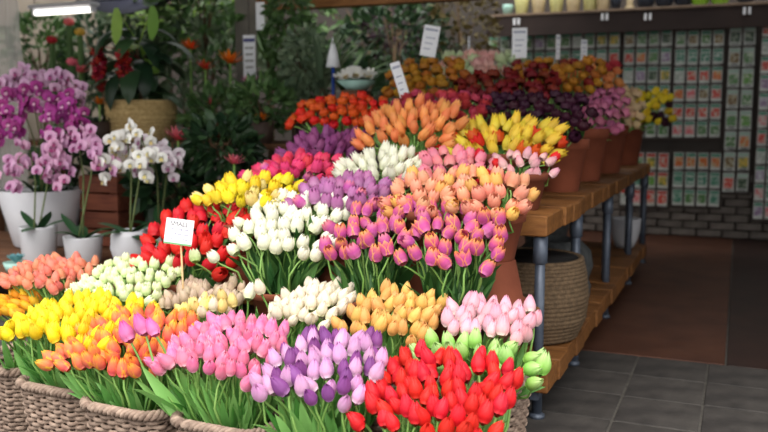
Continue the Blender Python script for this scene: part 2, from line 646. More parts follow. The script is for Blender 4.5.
def bloom_mb(style, seed):
    b = MB()
    if style == 'bud':
        petals(b, 3, 0, .0175, .056, BUD, 1.12, seed=seed)
        petals(b, 3, PI / 3, .0160, .058, BUD, 1.05, seed=seed + 1)
    elif style == 'mid':
        petals(b, 3, 0, .0195, .052, MIDP, 1.1, seed=seed)
        petals(b, 3, PI / 3, .0175, .053, MIDP, 1.05, seed=seed + 1)
        petals(b, 3, .4, .0125, .047, BUD, 1.1, 4, 4, seed=seed + 2)
    elif style == 'open':
        petals(b, 3, 0, .022, .050, OPEN, 1.05, seed=seed, ruffle=.05)
        petals(b, 3, PI / 3, .0195, .050, OPEN, 1.05, seed=seed + 1, ruffle=.05)
        petals(b, 4, .3, .008, .030, BUD, .8, 3, 4, seed=seed + 2)
    elif style == 'lily':
        petals(b, 3, 0, .018, .064, LILY, .95, seed=seed)
        petals(b, 3, PI / 3, .0165, .066, LILY, .9, seed=seed + 1)
    elif style == 'peony':
        petals(b, 5, 0, .026, .040, OPEN, .85, ruffle=.09, seed=seed, tipdrop=.25)
        petals(b, 5, .6, .020, .042, MIDP, .85, ruffle=.10, seed=seed + 1, tipdrop=.2)
        petals(b, 4, .2, .012, .043, MIDP, .95, 4, 4, ruffle=.1, seed=seed + 2)
    elif style == 'ball':
        petals(b, 6, 0, .024, .034, OPEN, .72, 4, 5, seed=seed, tipdrop=.2, ruffle=.05)
        petals(b, 6, .5, .021, .038, ROUND, .75, 4, 5, seed=seed + 1, tipdrop=.15)
        petals(b, 5, .2, .015, .040, ROUND, .85, 4, 4, seed=seed + 2, tipdrop=.15)
        petals(b, 4, .7, .009, .038, ROUND, 1.0, 3, 4, seed=seed + 3)
    elif style == 'ruff':
        petals(b, 7, 0, .027, .026, [(0, .1), (.3, .55), (.7, .95), (1, 1.1)], .6, 5, 4, ruffle=.14, seed=seed, wshape=[(0, .3), (.6, .9), (1, 1)])
        petals(b, 6, .4, .021, .034, [(0, .1), (.3, .5), (.7, .85), (1, 1.0)], .65, 5, 4, ruffle=.16, seed=seed + 1, wshape=[(0, .3), (.6, .9), (1, 1)])
        petals(b, 5, .2, .012, .038, [(0, .1), (.3, .5), (.7, .85), (1, .9)], .8, 5, 4, ruffle=.18, seed=seed + 2, wshape=[(0, .3), (.6, .9), (1, 1)])
    return b


BLOOM = {}
for st in ('bud', 'mid', 'open', 'lily', 'peony', 'ball', 'ruff'):
    BLOOM[st] = [bloom_mb(st, 10 * q + 3) for q in range(3)]
BCACHE = {}


def bloom_me(st, q, m):
    k = (st, q, m.name)
    if k not in BCACHE:
        BCACHE[k] = BLOOM[st][q].mesh('bloom', m)
    return BCACHE[k]


M_stem = leaf_mat('tulip_stem', (112, 156, 74), (142, 182, 98), 0.5, 0.1)
M_leaf = leaf_mat('tulip_leaf', (78, 142, 62), (150, 204, 116), 0.42, 0.3)
M_leafd = leaf_mat('dark_tulip_leaf', (44, 88, 42), (84, 128, 66), 0.45, 0.25)
STEM = []
for q in range(3):
    bow = (0.02, 0.035, -0.025)[q]
    STEM.append(MB().tube([(0, 0, 0), (bow * .7, 0, .3), (bow, .01, .6), (bow * .4, 0, .88), (0, 0, 1.012)], [.0042, .0040, .0038, .0036, .0036], 5, cap=False).mesh('stem', M_stem))
LEAF = {}
for nm, m in (('l', M_leaf), ('d', M_leafd)):
    LEAF[nm] = []
    for q in range(4):
        b = MB().blade((0, 0, 0), (0.10 + .05 * q, 0, 1), (0, 1, 0), 1.0, 0.17 + .025 * q, curl=(-.45, -.15, -.9, .2)[q], fold=.28, seg=6)
        LEAF[nm].append(b.mesh('leaf', m))


def flower(name, base, head, me, label, cat, group, leaves=1, lk='l', bs=1.0, tilt=0.25, lscale=(.6, .85)):
    d = head - base
    L = d.length
    q = Vector((0, 0, 1)).rotation_difference(d) @ Quaternion((0, 0, 1), R.uniform(0, 2 * PI))
    t = thing(name, label, cat, base, q, group)
    link('stem', STEM[R.randrange(3)], t, scale=(1, 1, L))
    link('bloom', me, t, (0, 0, L), (R.gauss(0, tilt), R.gauss(0, tilt), R.uniform(0, 6.28)), bs * R.uniform(.9, 1.1))
    for k in range(leaves):
        s = L * R.uniform(*lscale)
        s = min(s, .30)
        link('leaf', LEAF[lk][R.randrange(4)], t, (0, 0, L * R.uniform(.02, .12)), (0, 0, R.uniform(0, 6.28)), (s, s * R.uniform(.9, 1.3) * min(1.0, .24 / s + .1), s))
    return t


ORD = ['', 'second', 'third', 'fourth', 'fifth', 'sixth', 'seventh', 'eighth', 'ninth', 'tenth', 'eleventh', 'twelfth', 'thirteenth', 'fourteenth', 'fifteenth', 'sixteenth', 'seventeenth', 'eighteenth']


def scatter(w, d, s, ny, jit=0.2):
    pts = []
    for j in range(ny):
        b = (j + .5) / ny * d - d / 2
        nx = max(1, int(round(w / s)))
        for i in range(nx + (j % 2)):
            a = (i + .5 - .5 * (j % 2)) / nx * w - w / 2
            if abs(2 * a / w) ** 4 + abs(2 * b / d) ** 4 > 1.32:
                continue
            pts.append((a + R.uniform(-jit, jit) * s, b + R.uniform(-jit, jit) * d / ny, j))
    return pts


def bunch(name, kinds, box, y, d, label, cat='tulip', s=0.034, rim=None, pots=None, ph=.2, pr=.13, potlabel=None, by=None, leaves=1, lk='l', bs=1.0, tilt=.22, bh=.05, zstand=None, frac=.55, jz=.012, upturned=False):
    """a bunch of flowers: its heads fill the given place, its stems run down into the pots (or the basket at pots=[(x,y)])"""
    x0, y0, x1, y1 = box
    c = P((x0 + x1) / 2, (y0 + y1) / 2, y)
    Z = depth(c)
    w = max(.08, ((x1 - x0) * Z / F - d * .33 - .025) / .92)
    ztop = P((x0 + x1) / 2, y0, y + d / 2).z - bh * bs
    zbot = P((x0 + x1) / 2, y1, y - d / 2).z
    drop = max(.015, ztop - zbot)
    by = y if by is None else by
    if pots is None:
        n = max(1, int((w + .04) / (2.08 * pr)))
        pots = [(c.x + (i + .5 - n / 2) * max(w / n, 2.1 * pr), by) for i in range(n)]
        if n > 1 or True:
            sh = min(0, (XE - .012 - pr) - pots[-1][0])
            pots = [(q[0] + sh, q[1]) for q in pots]
        for i, (px, py) in enumerate(pots):
            extra = '' if n == 1 else ', ' + (('closer to the bench edge', 'farther from the bench edge') if n == 2 else ('nearest the bench edge', 'in the middle', 'farthest from the bench edge', 'fourth'))[n - 1 - i]
            terracotta((px, py, zstand), ph, pr, potlabel + extra, group='terracotta flower pots')
            if upturned:
                terracotta((px, py, .44), zstand - .44, pr * 1.06, 'upturned pot under the ' + potlabel.split(' with ')[-1] + extra, True, 'upturned pots')
        rim = zstand + ph
        rad = pr * .6
        zb = zstand + ph * .84
    else:
        rad = .115
        zb = rim - .05
    ny = max(2, int(round(math.hypot(d, drop) / (s * bs * .95))))
    todo, seen = [], {}
    for a, bb, j in scatter(w, d, s * bs, ny):
        t = .5 - bb / d
        z = ztop - drop * max(0, t) ** 1.2 - .02 * abs(2 * a / w) ** 3 + R.uniform(-jz, jz)
        head = Vector((c.x + a, y + bb, z))
        p = min(pots, key=lambda q: (q[0] - head.x) ** 2 + (q[1] - head.y) ** 2)
        o = Vector((head.x - p[0], head.y - p[1]))
        o *= frac
        if o.length > rad:
            o *= rad / o.length
        base = Vector((p[0] + o.x, p[1] + o.y, min(zb, z - .05)))
        k = R.choices(kinds, [q[2] for q in kinds])[0]
        lab = k[4] if len(k) > 4 else label
        todo.append([lab, j, head.x, k, base, head])
    rows = {}
    for q in todo:
        rows.setdefault((q[0], q[1]), []).append(q)
    used = {}
    for lab in {q[0] for q in todo}:
        js = sorted({q[1] for q in todo if q[0] == lab})
        for r, j in enumerate(js):
            row = sorted(rows[(lab, j)], key=lambda q: q[2])
            where = 'front row' if r == 0 else ('back row' if r == len(js) - 1 else ORD[r] + ' row')
            for i, q in enumerate(row):
                pos = 'alone' if len(row) == 1 else ('leftmost' if i == 0 else ('rightmost' if i == len(row) - 1 else ORD[i] + ' from left'))
                used[id(q)] = lab if len(js) * len(row) == 1 else f'{lab}, {where}, {pos}'
    for q in todo:
        lab, j, hx, k, base, head = q
        flower(k[3] if len(k) > 3 else name, base, head, bloom_me(k[0], R.randrange(3), k[1]), used[id(q)], cat, lab, leaves, lk, bs, tilt)
    return c, w


# petal colours
def pm(n, *st, **k):
    return petal_mat(n, list(st), **k)


GB = (196, 206, 120)
p_red = pm('petal_red', (0, (222, 56, 44)), (.3, (220, 34, 36)), (1, (230, 44, 50)), hue=.005)
p_pink = pm('petal_pink', (0, (250, 212, 212)), (.35, (248, 156, 188)), (.8, (240, 122, 166)), (1, (246, 166, 196)))
p_hot = pm('petal_rose', (0, (240, 150, 190)), (1, (226, 88, 158)))
p_lilac = pm('petal_lilac', (0, (247, 228, 234)), (.4, (232, 182, 218)), (1, (212, 150, 202)))
p_purple = pm('petal_purple', (0, (190, 140, 186)), (.4, (152, 88, 156)), (1, (132, 68, 138)))
p_orange = pm('petal_orange', (0, (240, 120, 110)), (.4, (238, 118, 98)), (.75, (244, 140, 80)), (1, (252, 184, 60)), streak=((253, 194, 56), .6, 1.2), hue=.016)
p_yellow = pm('petal_yellow', (0, (246, 220, 70)), (.5, (254, 224, 34)), (1, (255, 232, 62)))
p_yelor = pm('petal_yellow_orange', (0, (250, 180, 60)), (1, (252, 190, 40)), hue=.03)
p_salmon = pm('petal_salmon', (0, (250, 190, 150)), (.5, (244, 146, 118)), (1, (242, 150, 126)))
p_gwhite = pm('petal_green_white', (0, (170, 206, 96)), (.45, (226, 240, 180)), (1, (244, 248, 216)), hue=.01, val=.08)
p_beige = pm('petal_beige', (0, (198, 176, 140)), (.5, (206, 180, 152)), (1, (222, 200, 178)))
p_lemon = pm('petal_lemon', (0, (246, 226, 140)), (1, (248, 228, 150)))
p_cream = pm('petal_cream', (0, (206, 210, 150)), (.4, (242, 230, 206)), (1, (246, 236, 216)), hue=.01, val=.08)
p_apri = pm('petal_apricot', (0, (226, 190, 110)), (.5, (238, 182, 98)), (1, (244, 196, 120)))
p_lpink = pm('petal_light_pink', (0, (240, 232, 200)), (.35, (249, 204, 212)), (1, (244, 172, 192)))
p_green = pm('petal_green', (0, (120, 186, 74)), (.5, (160, 212, 104)), (1, (200, 230, 156)), hue=.01)
p_white = pm('petal_white', (0, (196, 212, 140)), (.4, (240, 240, 216)), (1, (250, 249, 234)), hue=.01, val=.07)
p_bic = pm('petal_magenta_orange', (0, (216, 120, 170)), (.55, (206, 84, 160)), (.8, (228, 120, 130)), (1, (248, 176, 84)), streak=((250, 178, 92), .75, 1.25), hue=.012)
p_bic2 = pm('petal_magenta', (0, (226, 150, 190)), (.6, (204, 88, 170)), (1, (232, 140, 150)))
p_yel2 = pm('petal_canary', (0, (240, 220, 70)), (1, (250, 222, 40)))
p_pur2 = pm('petal_mauve_purple', (0, (200, 146, 188)), (1, (182, 106, 162)))
p_peach = pm('petal_peach', (0, (240, 176, 136)), (.5, (240, 158, 128)), (1, (246, 182, 150)))
p_gold = pm('petal_gold', (0, (238, 182, 104)), (1, (242, 192, 108)))
p_hotpk = pm('petal_hot_pink', (0, (236, 90, 120)), (1, (232, 58, 106)))
p_pk5 = pm('petal_rose_pink', (0, (244, 170, 170)), (1, (240, 134, 154)))
p_ppk = pm('petal_pale_rose', (0, (250, 216, 208)), (1, (244, 168, 186)))
p_dpur = pm('petal_plum', (0, (150, 84, 136)), (1, (150, 72, 130)))
p_or6 = pm('petal_soft_orange', (0, (240, 160, 90)), (.5, (240, 148, 84)), (1, (246, 170, 106)))
p_yl6 = pm('petal_warm_yellow', (0, (240, 214, 90)), (1, (246, 214, 64)))
p_orr = pm('petal_orange_red', (0, (232, 92, 36)), (1, (224, 70, 34)))
p_crim = pm('petal_crimson_pink', (0, (190, 60, 76)), (1, (200, 70, 88)))
p_dark = pm('petal_dark_purple', (0, (70, 32, 52)), (1, (64, 26, 46)), hue=.03, val=.3)
p_must = pm('petal_mustard', (0, (150, 84, 30)), (.6, (190, 124, 38)), (1, (204, 140, 50)), hue=.02)
p_brown = pm('petal_rust_red', (0, (120, 36, 30)), (1, (142, 42, 36)))
p_mauve = pm('petal_mauve', (0, (220, 140, 170)), (1, (206, 110, 152)))
p_buff = pm('petal_buff', (0, (240, 214, 170)), (1, (244, 212, 170)))
p_pgreen = pm('petal_pale_green', (0, (206, 228, 170)), (1, (226, 238, 200)))
p_ppink = pm('petal_blush', (0, (250, 206, 190)), (1, (252, 204, 196)))

# ---- front row, in wicker baskets standing on the paving
FY = 2.06
Bx = [-2.36, -2.02, -1.665, -1.31, -0.955 - .01, -0.62]
bpos = {}
for i, (nm, x, y, rz) in enumerate((('yellow tulips, second from the frame edge', -2.00, 2.10, -.05), ('orange tulips between yellow and pink ones', -1.665, 2.03, -.04), ('pink tulips beside the orange ones', -1.32, 2.02, -.03),
                                   ('lilac and purple tulips', -0.985, 1.98, -.02), ('scarlet tulips at the front corner', -0.65, 1.92, 0.0))):
    basket(x, y, 0, 'grey wicker basket holding the ' + nm, rz)
    bpos[i] = [(x, y)]
basket(-2.36, 2.19, 0, 'grey wicker basket half cut off at the frame edge beside the yellow tulips', -.05)

bunch('yellow_tulip', [('bud', p_yellow, 1)], (0, 288, 158, 350), 2.12, .30, 'bright yellow tulip beside the orange tulips', rim=.235, pots=[(-2.36, 2.19), (-2.00, 2.10)], leaves=2, bs=1.14)
bunch('orange_tulip', [('bud', p_orange, 1)], (52, 300, 196, 378), 2.05, .30, 'orange tulip with pink flames in its front basket', rim=.235, pots=bpos[1], leaves=2, bs=1.14)
bunch('pink_tulip', [('bud', p_pink, 1)], (160, 310, 294, 384), 2.05, .30, 'candy pink tulip in the front basket beside the lilac ones', rim=.235, pots=bpos[2], leaves=2, bs=1.14)
bunch('lilac_tulip', [('bud', p_lilac, .58, 'lilac_tulip', 'pale lilac tulip in the front lilac basket'), ('bud', p_purple, .42, 'purple_tulip', 'dark purple tulip in the front lilac basket')],
      (256, 322, 394, 408), 2.0, .30, 'lilac', rim=.235, pots=bpos[3], leaves=2, bs=1.16)
bunch('red_tulip', [('bud', p_red, 1)], (356, 342, 520, 442), 1.98, .30, 'scarlet tulip in the front corner basket beside the green buds', rim=.235, pots=bpos[4], leaves=1, bs=1.14)

for px, py, lab in ((132, 336, 'pink tulip leaning out farthest over the orange tulips'), (147, 329, 'pink tulip standing above the orange tulips, middle of three'), (157, 330, 'pink tulip above the orange tulips closest to the pink bunch')):
    hd_ = P(px, py + 8, 1.93)
    flower('rose_pink_leaning_tulip', Vector((-1.42, 1.95, .17)), hd_, bloom_me('bud', 1, p_hot), lab, 'tulip', 'pink tulips leaning over the orange ones', 2, 'l', 1.25, .1)

# ---- second row
b2 = {}
for i, (nm, x, y) in enumerate((('salmon and yellow-orange tulips', -2.37, 2.52 + .06), ('greenish white tulips', -2.02, 2.40), ('beige and lemon tulips', -1.69, 2.38), ('cream tulips', -1.36, 2.38), ('apricot tulips', -1.03, 2.37), ('green tulip buds and light pink tulips', -0.70, 2.36))):
    if i == 0:
        basket(x, 2.58, 0, 'wicker basket hidden under the ' + nm)
        b2[i] = [(x, 2.56)]
    else:
        basket(x, 2.37, .104, 'wicker basket on the low step holding the ' + nm)
        b2[i] = [(x, 2.37)]
bunch('yellow_orange_tulip', [('bud', p_yelor, 1)], (-12, 283, 46, 318), 2.40, .16, 'warm yellow-orange tulip at the frame edge behind the yellow ones', rim=.25, pots=[(-2.36, 2.56)], leaves=1)
bunch('salmon_tulip', [('bud', p_salmon, 1)], (4, 250, 96, 292), 2.50, .22, 'salmon tulip behind the yellow ones below the white planter', rim=.25, pots=b2[0])
bunch('greenish_white_tulip', [('mid', p_gwhite, 1)], (70, 252, 186, 304), 2.45, .24, 'greenish white tulip below the small price sign', rim=.335, pots=b2[1], s=.040, bs=.95)
bunch('beige_tulip', [('bud', p_beige, 1)], (156, 275, 250, 312), 2.45, .20, 'beige tulip behind the pink ones beside the cream ones', rim=.335, pots=b2[2])
bunch('lemon_tulip', [('bud', p_lemon, .7, 'lemon_tulip', 'pale lemon tulip between the orange and beige ones'), ('bud', p_cream, .3, 'cream_tulip', 'single cream tulip among the lemon ones')], (176, 288, 236, 322), 2.27, .12, 'pale lemon tulip between the orange and beige ones', rim=.335, pots=b2[2])
bunch('cream_tulip', [('bud', p_cream, 1)], (266, 276, 356, 328), 2.42, .26, 'cream tulip behind the lilac ones', rim=.335, pots=b2[3], bs=1.08)
bunch('apricot_tulip', [('bud', p_apri, 1)], (335, 283, 448, 342), 2.40, .26, 'apricot tulip behind the purple and scarlet ones', rim=.335, pots=b2[4], bs=1.12)
bunch('light_pink_tulip', [('bud', p_lpink, 1)], (440, 291, 542, 342), 2.42, .20, 'light pink tulip above the green buds at the basket corner', rim=.335, pots=b2[5], bs=1.18)
bunch('green_tulip', [('bud', p_green, 1)], (414, 330, 546, 379), 2.26, .13, 'green tulip bud between the scarlet and light pink tulips', rim=.335, pots=b2[5], tilt=.3, bs=1.25)

for px, py, m, lab in ((218, 261, p_white, 'single white tulip hanging below the red ones'), (196, 262, p_gwhite, 'single greenish white tulip beside the sign stick')):
    hd_ = P(px, py + 2, 2.48)
    flower('lone_white_tulip', Vector((hd_.x + .05, 2.58, .45)), hd_, bloom_me('mid', 0, m), lab, 'tulip', None, 1, 'd', 1.15, .3)
for px, py, m, lab in ((262, 296, p_cream, 'single tall cream tulip left of the cream bunch'), (248, 302, p_white, 'single white tulip between beige and cream ones')):
    hd_ = P(px, py, 2.34)
    flower('lone_cream_tulip', Vector((hd_.x + .02, 2.36, .29)), hd_, bloom_me('bud', 0, m), lab, 'tulip', None, 2, 'l', 1.2, .2)

# ---- third row
K = dict(zstand=.335, ph=.15, pr=.11)
bunch('red_tulip', [('mid', p_red, 1)], (134, 196, 254, 277), 2.66, .24, 'red tulip behind the small price sign', potlabel='terracotta pot on the step with red tulips', by=2.58, s=.040, bs=1.35, leaves=2, lk='d', **K)
bunch('white_tulip', [('mid', p_white, 1)], (230, 186, 350, 260), 2.66, .26, 'white tulip beside the red ones', potlabel='terracotta pot on the step with white tulips', by=2.58, s=.038, bs=1.26, leaves=2, lk='d', **K)
bunch('bicoloured_tulip', [('mid', p_bic, .8), ('open', p_bic, .1), ('mid', p_bic2, .1)], (320, 192, 510, 270), 2.62, .25, 'magenta tulip with orange petal tips above the apricot ones', potlabel='terracotta pot on the step with magenta and orange tulips', by=2.58, s=.044, bs=1.24, leaves=2, lk='d', tilt=.35, **K)

# ---- fourth row, pots on upturned pots
K = dict(zstand=.57, ph=.12, pr=.115, upturned=True)
bunch('canary_yellow_tulip', [('mid', p_yel2, .75, 'canary_yellow_tulip', 'canary yellow tulip behind the red and white ones'), ('mid', p_lemon, .25, 'pale_yellow_tulip', 'pale yellow tulip among the canary yellow ones')], (194, 171, 302, 210), 2.82, .20, 'canary', potlabel='terracotta pot with canary yellow tulips', by=2.79, s=0.036, bs=1.2, **K)
bunch('mauve_tulip', [('mid', p_pur2, .85), ('mid', p_bic2, .15)], (288, 170, 398, 212), 2.82, .20, 'mauve purple tulip between the yellow and peach ones', potlabel='terracotta pot with mauve purple tulips', by=2.79, s=0.036, bs=1.2, **K)
bunch('peach_tulip', [('mid', p_peach, .6, 'peach_tulip', 'full peach tulip behind the magenta and orange ones'), ('mid', p_gold, .4, 'gold_tulip', 'full golden tulip among the peach ones')], (386, 166, 531, 218), 2.78, .20, 'peach', potlabel='terracotta pot with peach and golden tulips', by=2.79, s=.038, bh=.045, bs=1.2, tilt=.15, **dict(K, zstand=.61, ph=.165))

# ---- fifth row, on the bench top
K = dict(zstand=.75, ph=.085, pr=.11)
bunch('hot_pink_tulip', [('mid', p_hotpk, .92), ('mid', p_bic2, .08)], (244, 149, 350, 182), 3.16, .20, 'hot pink tulip behind the yellow and mauve ones', potlabel='terracotta pot with hot pink tulips', by=3.14, lk='d', s=0.036, bs=1.2, **K)
bunch('white_tulip', [('lily', p_white, 1)], (338, 144, 428, 184), 3.16, .20, 'pointed white tulip between hot pink and rose pink ones', potlabel='terracotta pot with pointed white tulips', by=3.14, lk='d', s=0.036, bs=1.2, **K)
bunch('rose_pink_tulip', [('mid', p_pk5, .9), ('mid', p_red, .1)], (404, 144, 496, 186), 3.16, .20, 'rose pink tulip behind the peach ones', potlabel='terracotta pot with rose pink tulips', by=3.14, lk='d', s=0.036, bs=1.2, **K)
bunch('pale_rose_tulip', [('bud', p_ppk, .75, 'pale_rose_tulip', 'pale rose tulip leaning out over the bench edge'), ('mid', p_red, .25, 'red_tulip', 'red tulip among the pale rose ones')], (486, 144, 556, 182), 3.16, .16, 'pale rose tulip leaning out over the bench edge', potlabel='terracotta pot on the bench corner with pale rose tulips', by=3.14, s=.05, leaves=2, lk='d', **dict(K, ph=.14))

# ---- sixth row
K = dict(zstand=.75, ph=.20, pr=.125)
bunch('plum_tulip', [('lily', p_dpur, 1)], (284, 126, 372, 162), 3.5, .24, 'plum purple tulip below the orange-red ranunculus', potlabel='terracotta pot with plum purple tulips', by=3.46, s=0.037, bs=1.3, **dict(K, ph=.13))
bunch('soft_orange_tulip', [('lily', p_or6, 1)], (358, 98, 462, 148), 3.5, .24, 'soft orange tulip between plum and warm yellow ones', potlabel='terracotta pot with soft orange tulips', by=3.46, s=0.037, bs=1.3, **K)
bunch('warm_yellow_tulip', [('lily', p_yl6, .85), ('open', p_orr, .15, 'orange_parrot_tulip', 'open orange tulip among the warm yellow ones')], (444, 113, 560, 160), 3.5, .24, 'warm yellow pointed tulip above the rose pink ones', potlabel='terracotta pot with warm yellow tulips', by=3.46, s=0.037, bs=1.3, **K)

# ---- seventh row
K = dict(zstand=.75, ph=.25, pr=.135)
bunch('orange_red_ranunculus', [('ball', p_orr, 1)], (288, 91, 388, 128), 3.98, .26, 'orange-red ranunculus behind the plum tulips', 'ranunculus', potlabel='terracotta pot with orange-red ranunculus', by=3.98, s=0.048, bs=1.25, bh=.04, leaves=0, **K)
bunch('crimson_carnation', [('ruff', p_crim, .8), ('ball', p_crim, .2)], (384, 88, 492, 122), 3.98, .26, 'crimson pink carnation between the orange and mustard flowers', 'carnation', potlabel='terracotta pot with crimson carnations', by=3.98, s=0.048, bs=1.25, bh=.04, leaves=0, **K)
bunch('dark_purple_ranunculus', [('ball', p_dark, 1)], (468, 88, 594, 138), 3.98, .28, 'dark purple ranunculus behind the warm yellow tulips', 'ranunculus', potlabel='terracotta pot with dark purple ranunculus', by=3.98, s=0.048, bs=1.25, bh=.04, leaves=1, lk='d', **K)

# ---- rows at the back
K = dict(zstand=.75, ph=.30, pr=.14)
bunch('mustard_ranunculus', [('ball', p_must, 1)], (382, 55, 470, 100), 4.62, .30, 'mustard ranunculus beside the tilted price card', 'ranunculus', potlabel='terracotta pot with mustard ranunculus', by=4.6, s=0.048, bs=1.4, bh=.04, leaves=0, **K)
bunch('rust_red_ranunculus', [('ball', p_brown, 1)], (448, 66, 560, 100), 4.55, .26, 'rust red ranunculus between two mustard bunches', 'ranunculus', potlabel='terracotta pot with rust red ranunculus', by=4.29, s=0.048, bs=1.4, bh=.04, leaves=0, **K)
bunch('mustard_ranunculus', [('ball', p_must, .8), ('ball', p_brown, .2, 'rust_red_ranunculus', 'rust red ranunculus among the mustard ones')], (500, 54, 604, 96), 4.95, .28, 'mustard ranunculus in front of the seed packets', 'ranunculus', potlabel='terracotta pot with mustard flowers', by=5.0, s=0.048, bs=1.4, bh=.04, leaves=0, **K)
bunch('coral_ranunculus', [('ball', p_or6, .7, 'coral_ranunculus', 'coral orange ranunculus in front of the seed packets'), ('ruff', p_crim, .3, 'pink_carnation', 'pink carnation beside the coral ranunculus')], (556, 56, 622, 94), 5.35, .26, 'coral', 'ranunculus', potlabel='terracotta pot with coral flowers', by=5.4, s=0.048, bs=1.4, bh=.04, leaves=0, **K)
bunch('mauve_peony', [('peony', p_mauve, 1)], (576, 86, 628, 136), 4.85, .26, 'mauve peony above the pots at the bench edge', 'peony', pots=[(-.80, 4.72)], rim=1.05, s=.046, bs=1.2, bh=.04)
terracotta((-.80, 4.72, .75), .29, .14, 'terracotta pot with mauve peonies at the bench edge', group='terracotta flower pots')
bunch('buff_peony', [('peony', p_buff, 1)], (604, 84, 646, 128), 5.6, .26, 'buff cream peony between the mauve and yellow flowers', 'peony', pots=[(-.79, 5.45)], rim=1.05, s=.048, bs=1.3, bh=.04)
terracotta((-.79, 5.45, .75), .30, .145, 'terracotta pot with buff cream peonies at the bench edge', group='terracotta flower pots')
bunch('lemon_yellow_tulip', [('mid', p_yel2, .85, 'lemon_yellow_tulip', 'lemon yellow tulip at the far bench end'), ('ball', p_dark, .15, 'dark_purple_flower', 'dark purple flower under the lemon yellow tulips')], (622, 86, 672, 126), 6.42, .24, 'lemon', pots=[(-.79, 6.42)], rim=1.1, s=.042, bs=1.4, bh=.04)
terracotta((-.79, 6.42, .75), .36, .155, 'terracotta pot with lemon yellow tulips at the far bench end', group='terracotta flower pots')
bunch('blush_peony', [('peony', p_ppink, .6, 'blush_peony', 'blush pink peony behind the mustard flowers'), ('peony', p_pgreen, .4, 'pale_green_peony', 'pale green peony behind the mustard flowers')], (436, 48, 524, 80), 5.3, .28, 'blush', 'peony', potlabel='terracotta pot with blush peonies', by=5.4, s=.05, bs=1.7, bh=.04, leaves=0, zstand=.75, ph=.34, pr=.15)

# ------------------------------------------------------------------ price sign and price cards
M_paper = mat('white_card', (236, 238, 244), (246, 247, 250), 3, 0.6)
M_stick = mat('bamboo_stick', (206, 168, 120), (222, 188, 142), 20, 0.6)
M_ink = mat('black_ink', (24, 24, 40), None, rough=.6)
M_inkb = mat('blue_ink', (70, 74, 130), None, rough=.6)
M_gstrip = mat('green_strip', (110, 170, 120), None, rough=.5)


def text_part(parent, body, size, loc, m, rot=(PI / 2, 0, 0), align='LEFT'):
    cu = bpy.data.curves.new('lettering', 'FONT')
    cu.body = body
    cu.size = size
    cu.extrude = 0.0002
    cu.align_x = align
    cu.materials.append(m)
    tmp = bpy.data.objects.new('tmp', cu)
    COL.objects.link(tmp)
    me = bpy.data.meshes.new_from_object(tmp.evaluated_get(bpy.context.evaluated_depsgraph_get()))
    bpy.data.objects.remove(tmp)
    bpy.data.curves.remove(cu)
    return link('lettering', me, parent, loc, rot)


sp = P(179, 232, 2.42)
sg = thing('price_sign', 'small white price sign reading SMALL on a bamboo stick before the red tulips', 'sign', (sp.x, sp.y, .30), (0, 0, math.radians(14)))
hz = sp.z - .30
link('stick', MB().tube([(.012, .004, 0), (.004, .003, hz - .01)], .0035, 6).mesh('stick', M_stick), sg)
bd = link('card', MB().box((0, 0, 0), (.104, .003, .092), bev=.001).mesh('card', M_paper, False), sg, (0, 0, hz), (math.radians(-8), math.radians(6), 0))
link('green_edge', MB().box((0, -.0022, -.0425), (.104, .0016, .006)).mesh('edge', M_gstrip, False), bd)
text_part(bd, 'SMALL', .024, (-.036, -.0018, .020), M_ink)
text_part(bd, 'Everlasting tulip', .0115, (-.038, -.0018, .007), M_inkb)
text_part(bd, '€ 2,00 per stuk', .0115, (-.036, -.0018, -.011), M_inkb)
text_part(bd, '10 for € 18,00', .0115, (-.030, -.0018, -.029), M_inkb)


M_faint = mat('faded_print', (168, 172, 190), None, rough=.6)


def price_card(px, py, y, w, h, rz, ry, label, zb, body=None):
    c = P(px, py, y)
    t = thing('price_card', label, 'price card', (c.x, y, zb), (0, 0, rz), 'price cards among the flowers')
    link('stick', MB().tube([(0, .004, 0), (0, .004, c.z - zb)], .004, 6).mesh('stick', M_stick), t)
    k = link('card', MB().box((0, 0, 0), (w, .003, h), bev=.001).mesh('card', M_paper, False), t, (0, 0, c.z - zb), (0, ry, 0))
    link('print_band', MB().box((0, -.0018, h * .36), (w * .8, .001, h * .07)).mesh('band', M_faint, False), k)
    for q in range(3):
        link('print_line', MB().box((-w * .06 * q, -.0018, h * (.1 - .18 * q)), (w * (.6 - .1 * q), .001, h * .035)).mesh('line', M_faint, False), k)
    return t


price_card(400, 80, 4.25, .055, .20, .5, math.radians(-18), 'narrow tilted price card left of the mustard ranunculus', .755)
price_card(430, 41, 4.95, .10, .19, .25, math.radians(10), 'white price card standing up above the mustard ranunculus', .755)
price_card(519.5, 43, 5.3, .095, .19, .2, 0, 'upright white price card above the rust red ranunculus', .755)
price_card(558, 47, 5.5, .035, .16, .9, 0, 'thin price card seen almost edge-on before the packet rack', .755)
price_card(584, 50, 5.9, .05, .14, .7, 0, 'small price card behind the coral ranunculus', .755)
price_card(469, 46, 5.6, .02, .13, .9, 0, 'thin price card edge-on behind the blush peonies', .755)

# ------------------------------------------------------------------ under the bench
M_sea = mat('seagrass', (78, 62, 46), (108, 88, 66), 60, 0.85, 0.4, 150)
M_black = mat('black_liner', (22, 20, 20), None, rough=.6)
M_dstone = mat('dark_stone_glaze', (58, 60, 62), (82, 84, 84), 30, 0.7, 0.3, 60)
M_white = mat('white_glaze', (192, 192, 198), (206, 206, 210), 4, 0.35)


def ribbed(prof, rows, amp):
    """a coiled wall: the profile is broken into rounded rows"""
    out = []
    n = rows * 4
    for i in range(n + 1):
        t = i / n
        k = t * (len(prof) - 1)
        j = min(int(k), len(prof) - 2)
        f = k - j
        f2 = f
        r = prof[j][0] + (prof[j + 1][0] - prof[j][0]) * f2
        z = prof[j][1] + (prof[j + 1][1] - prof[j][1]) * f2
        out.append((r + amp * abs(math.sin(PI * rows * t)), z))
    return out


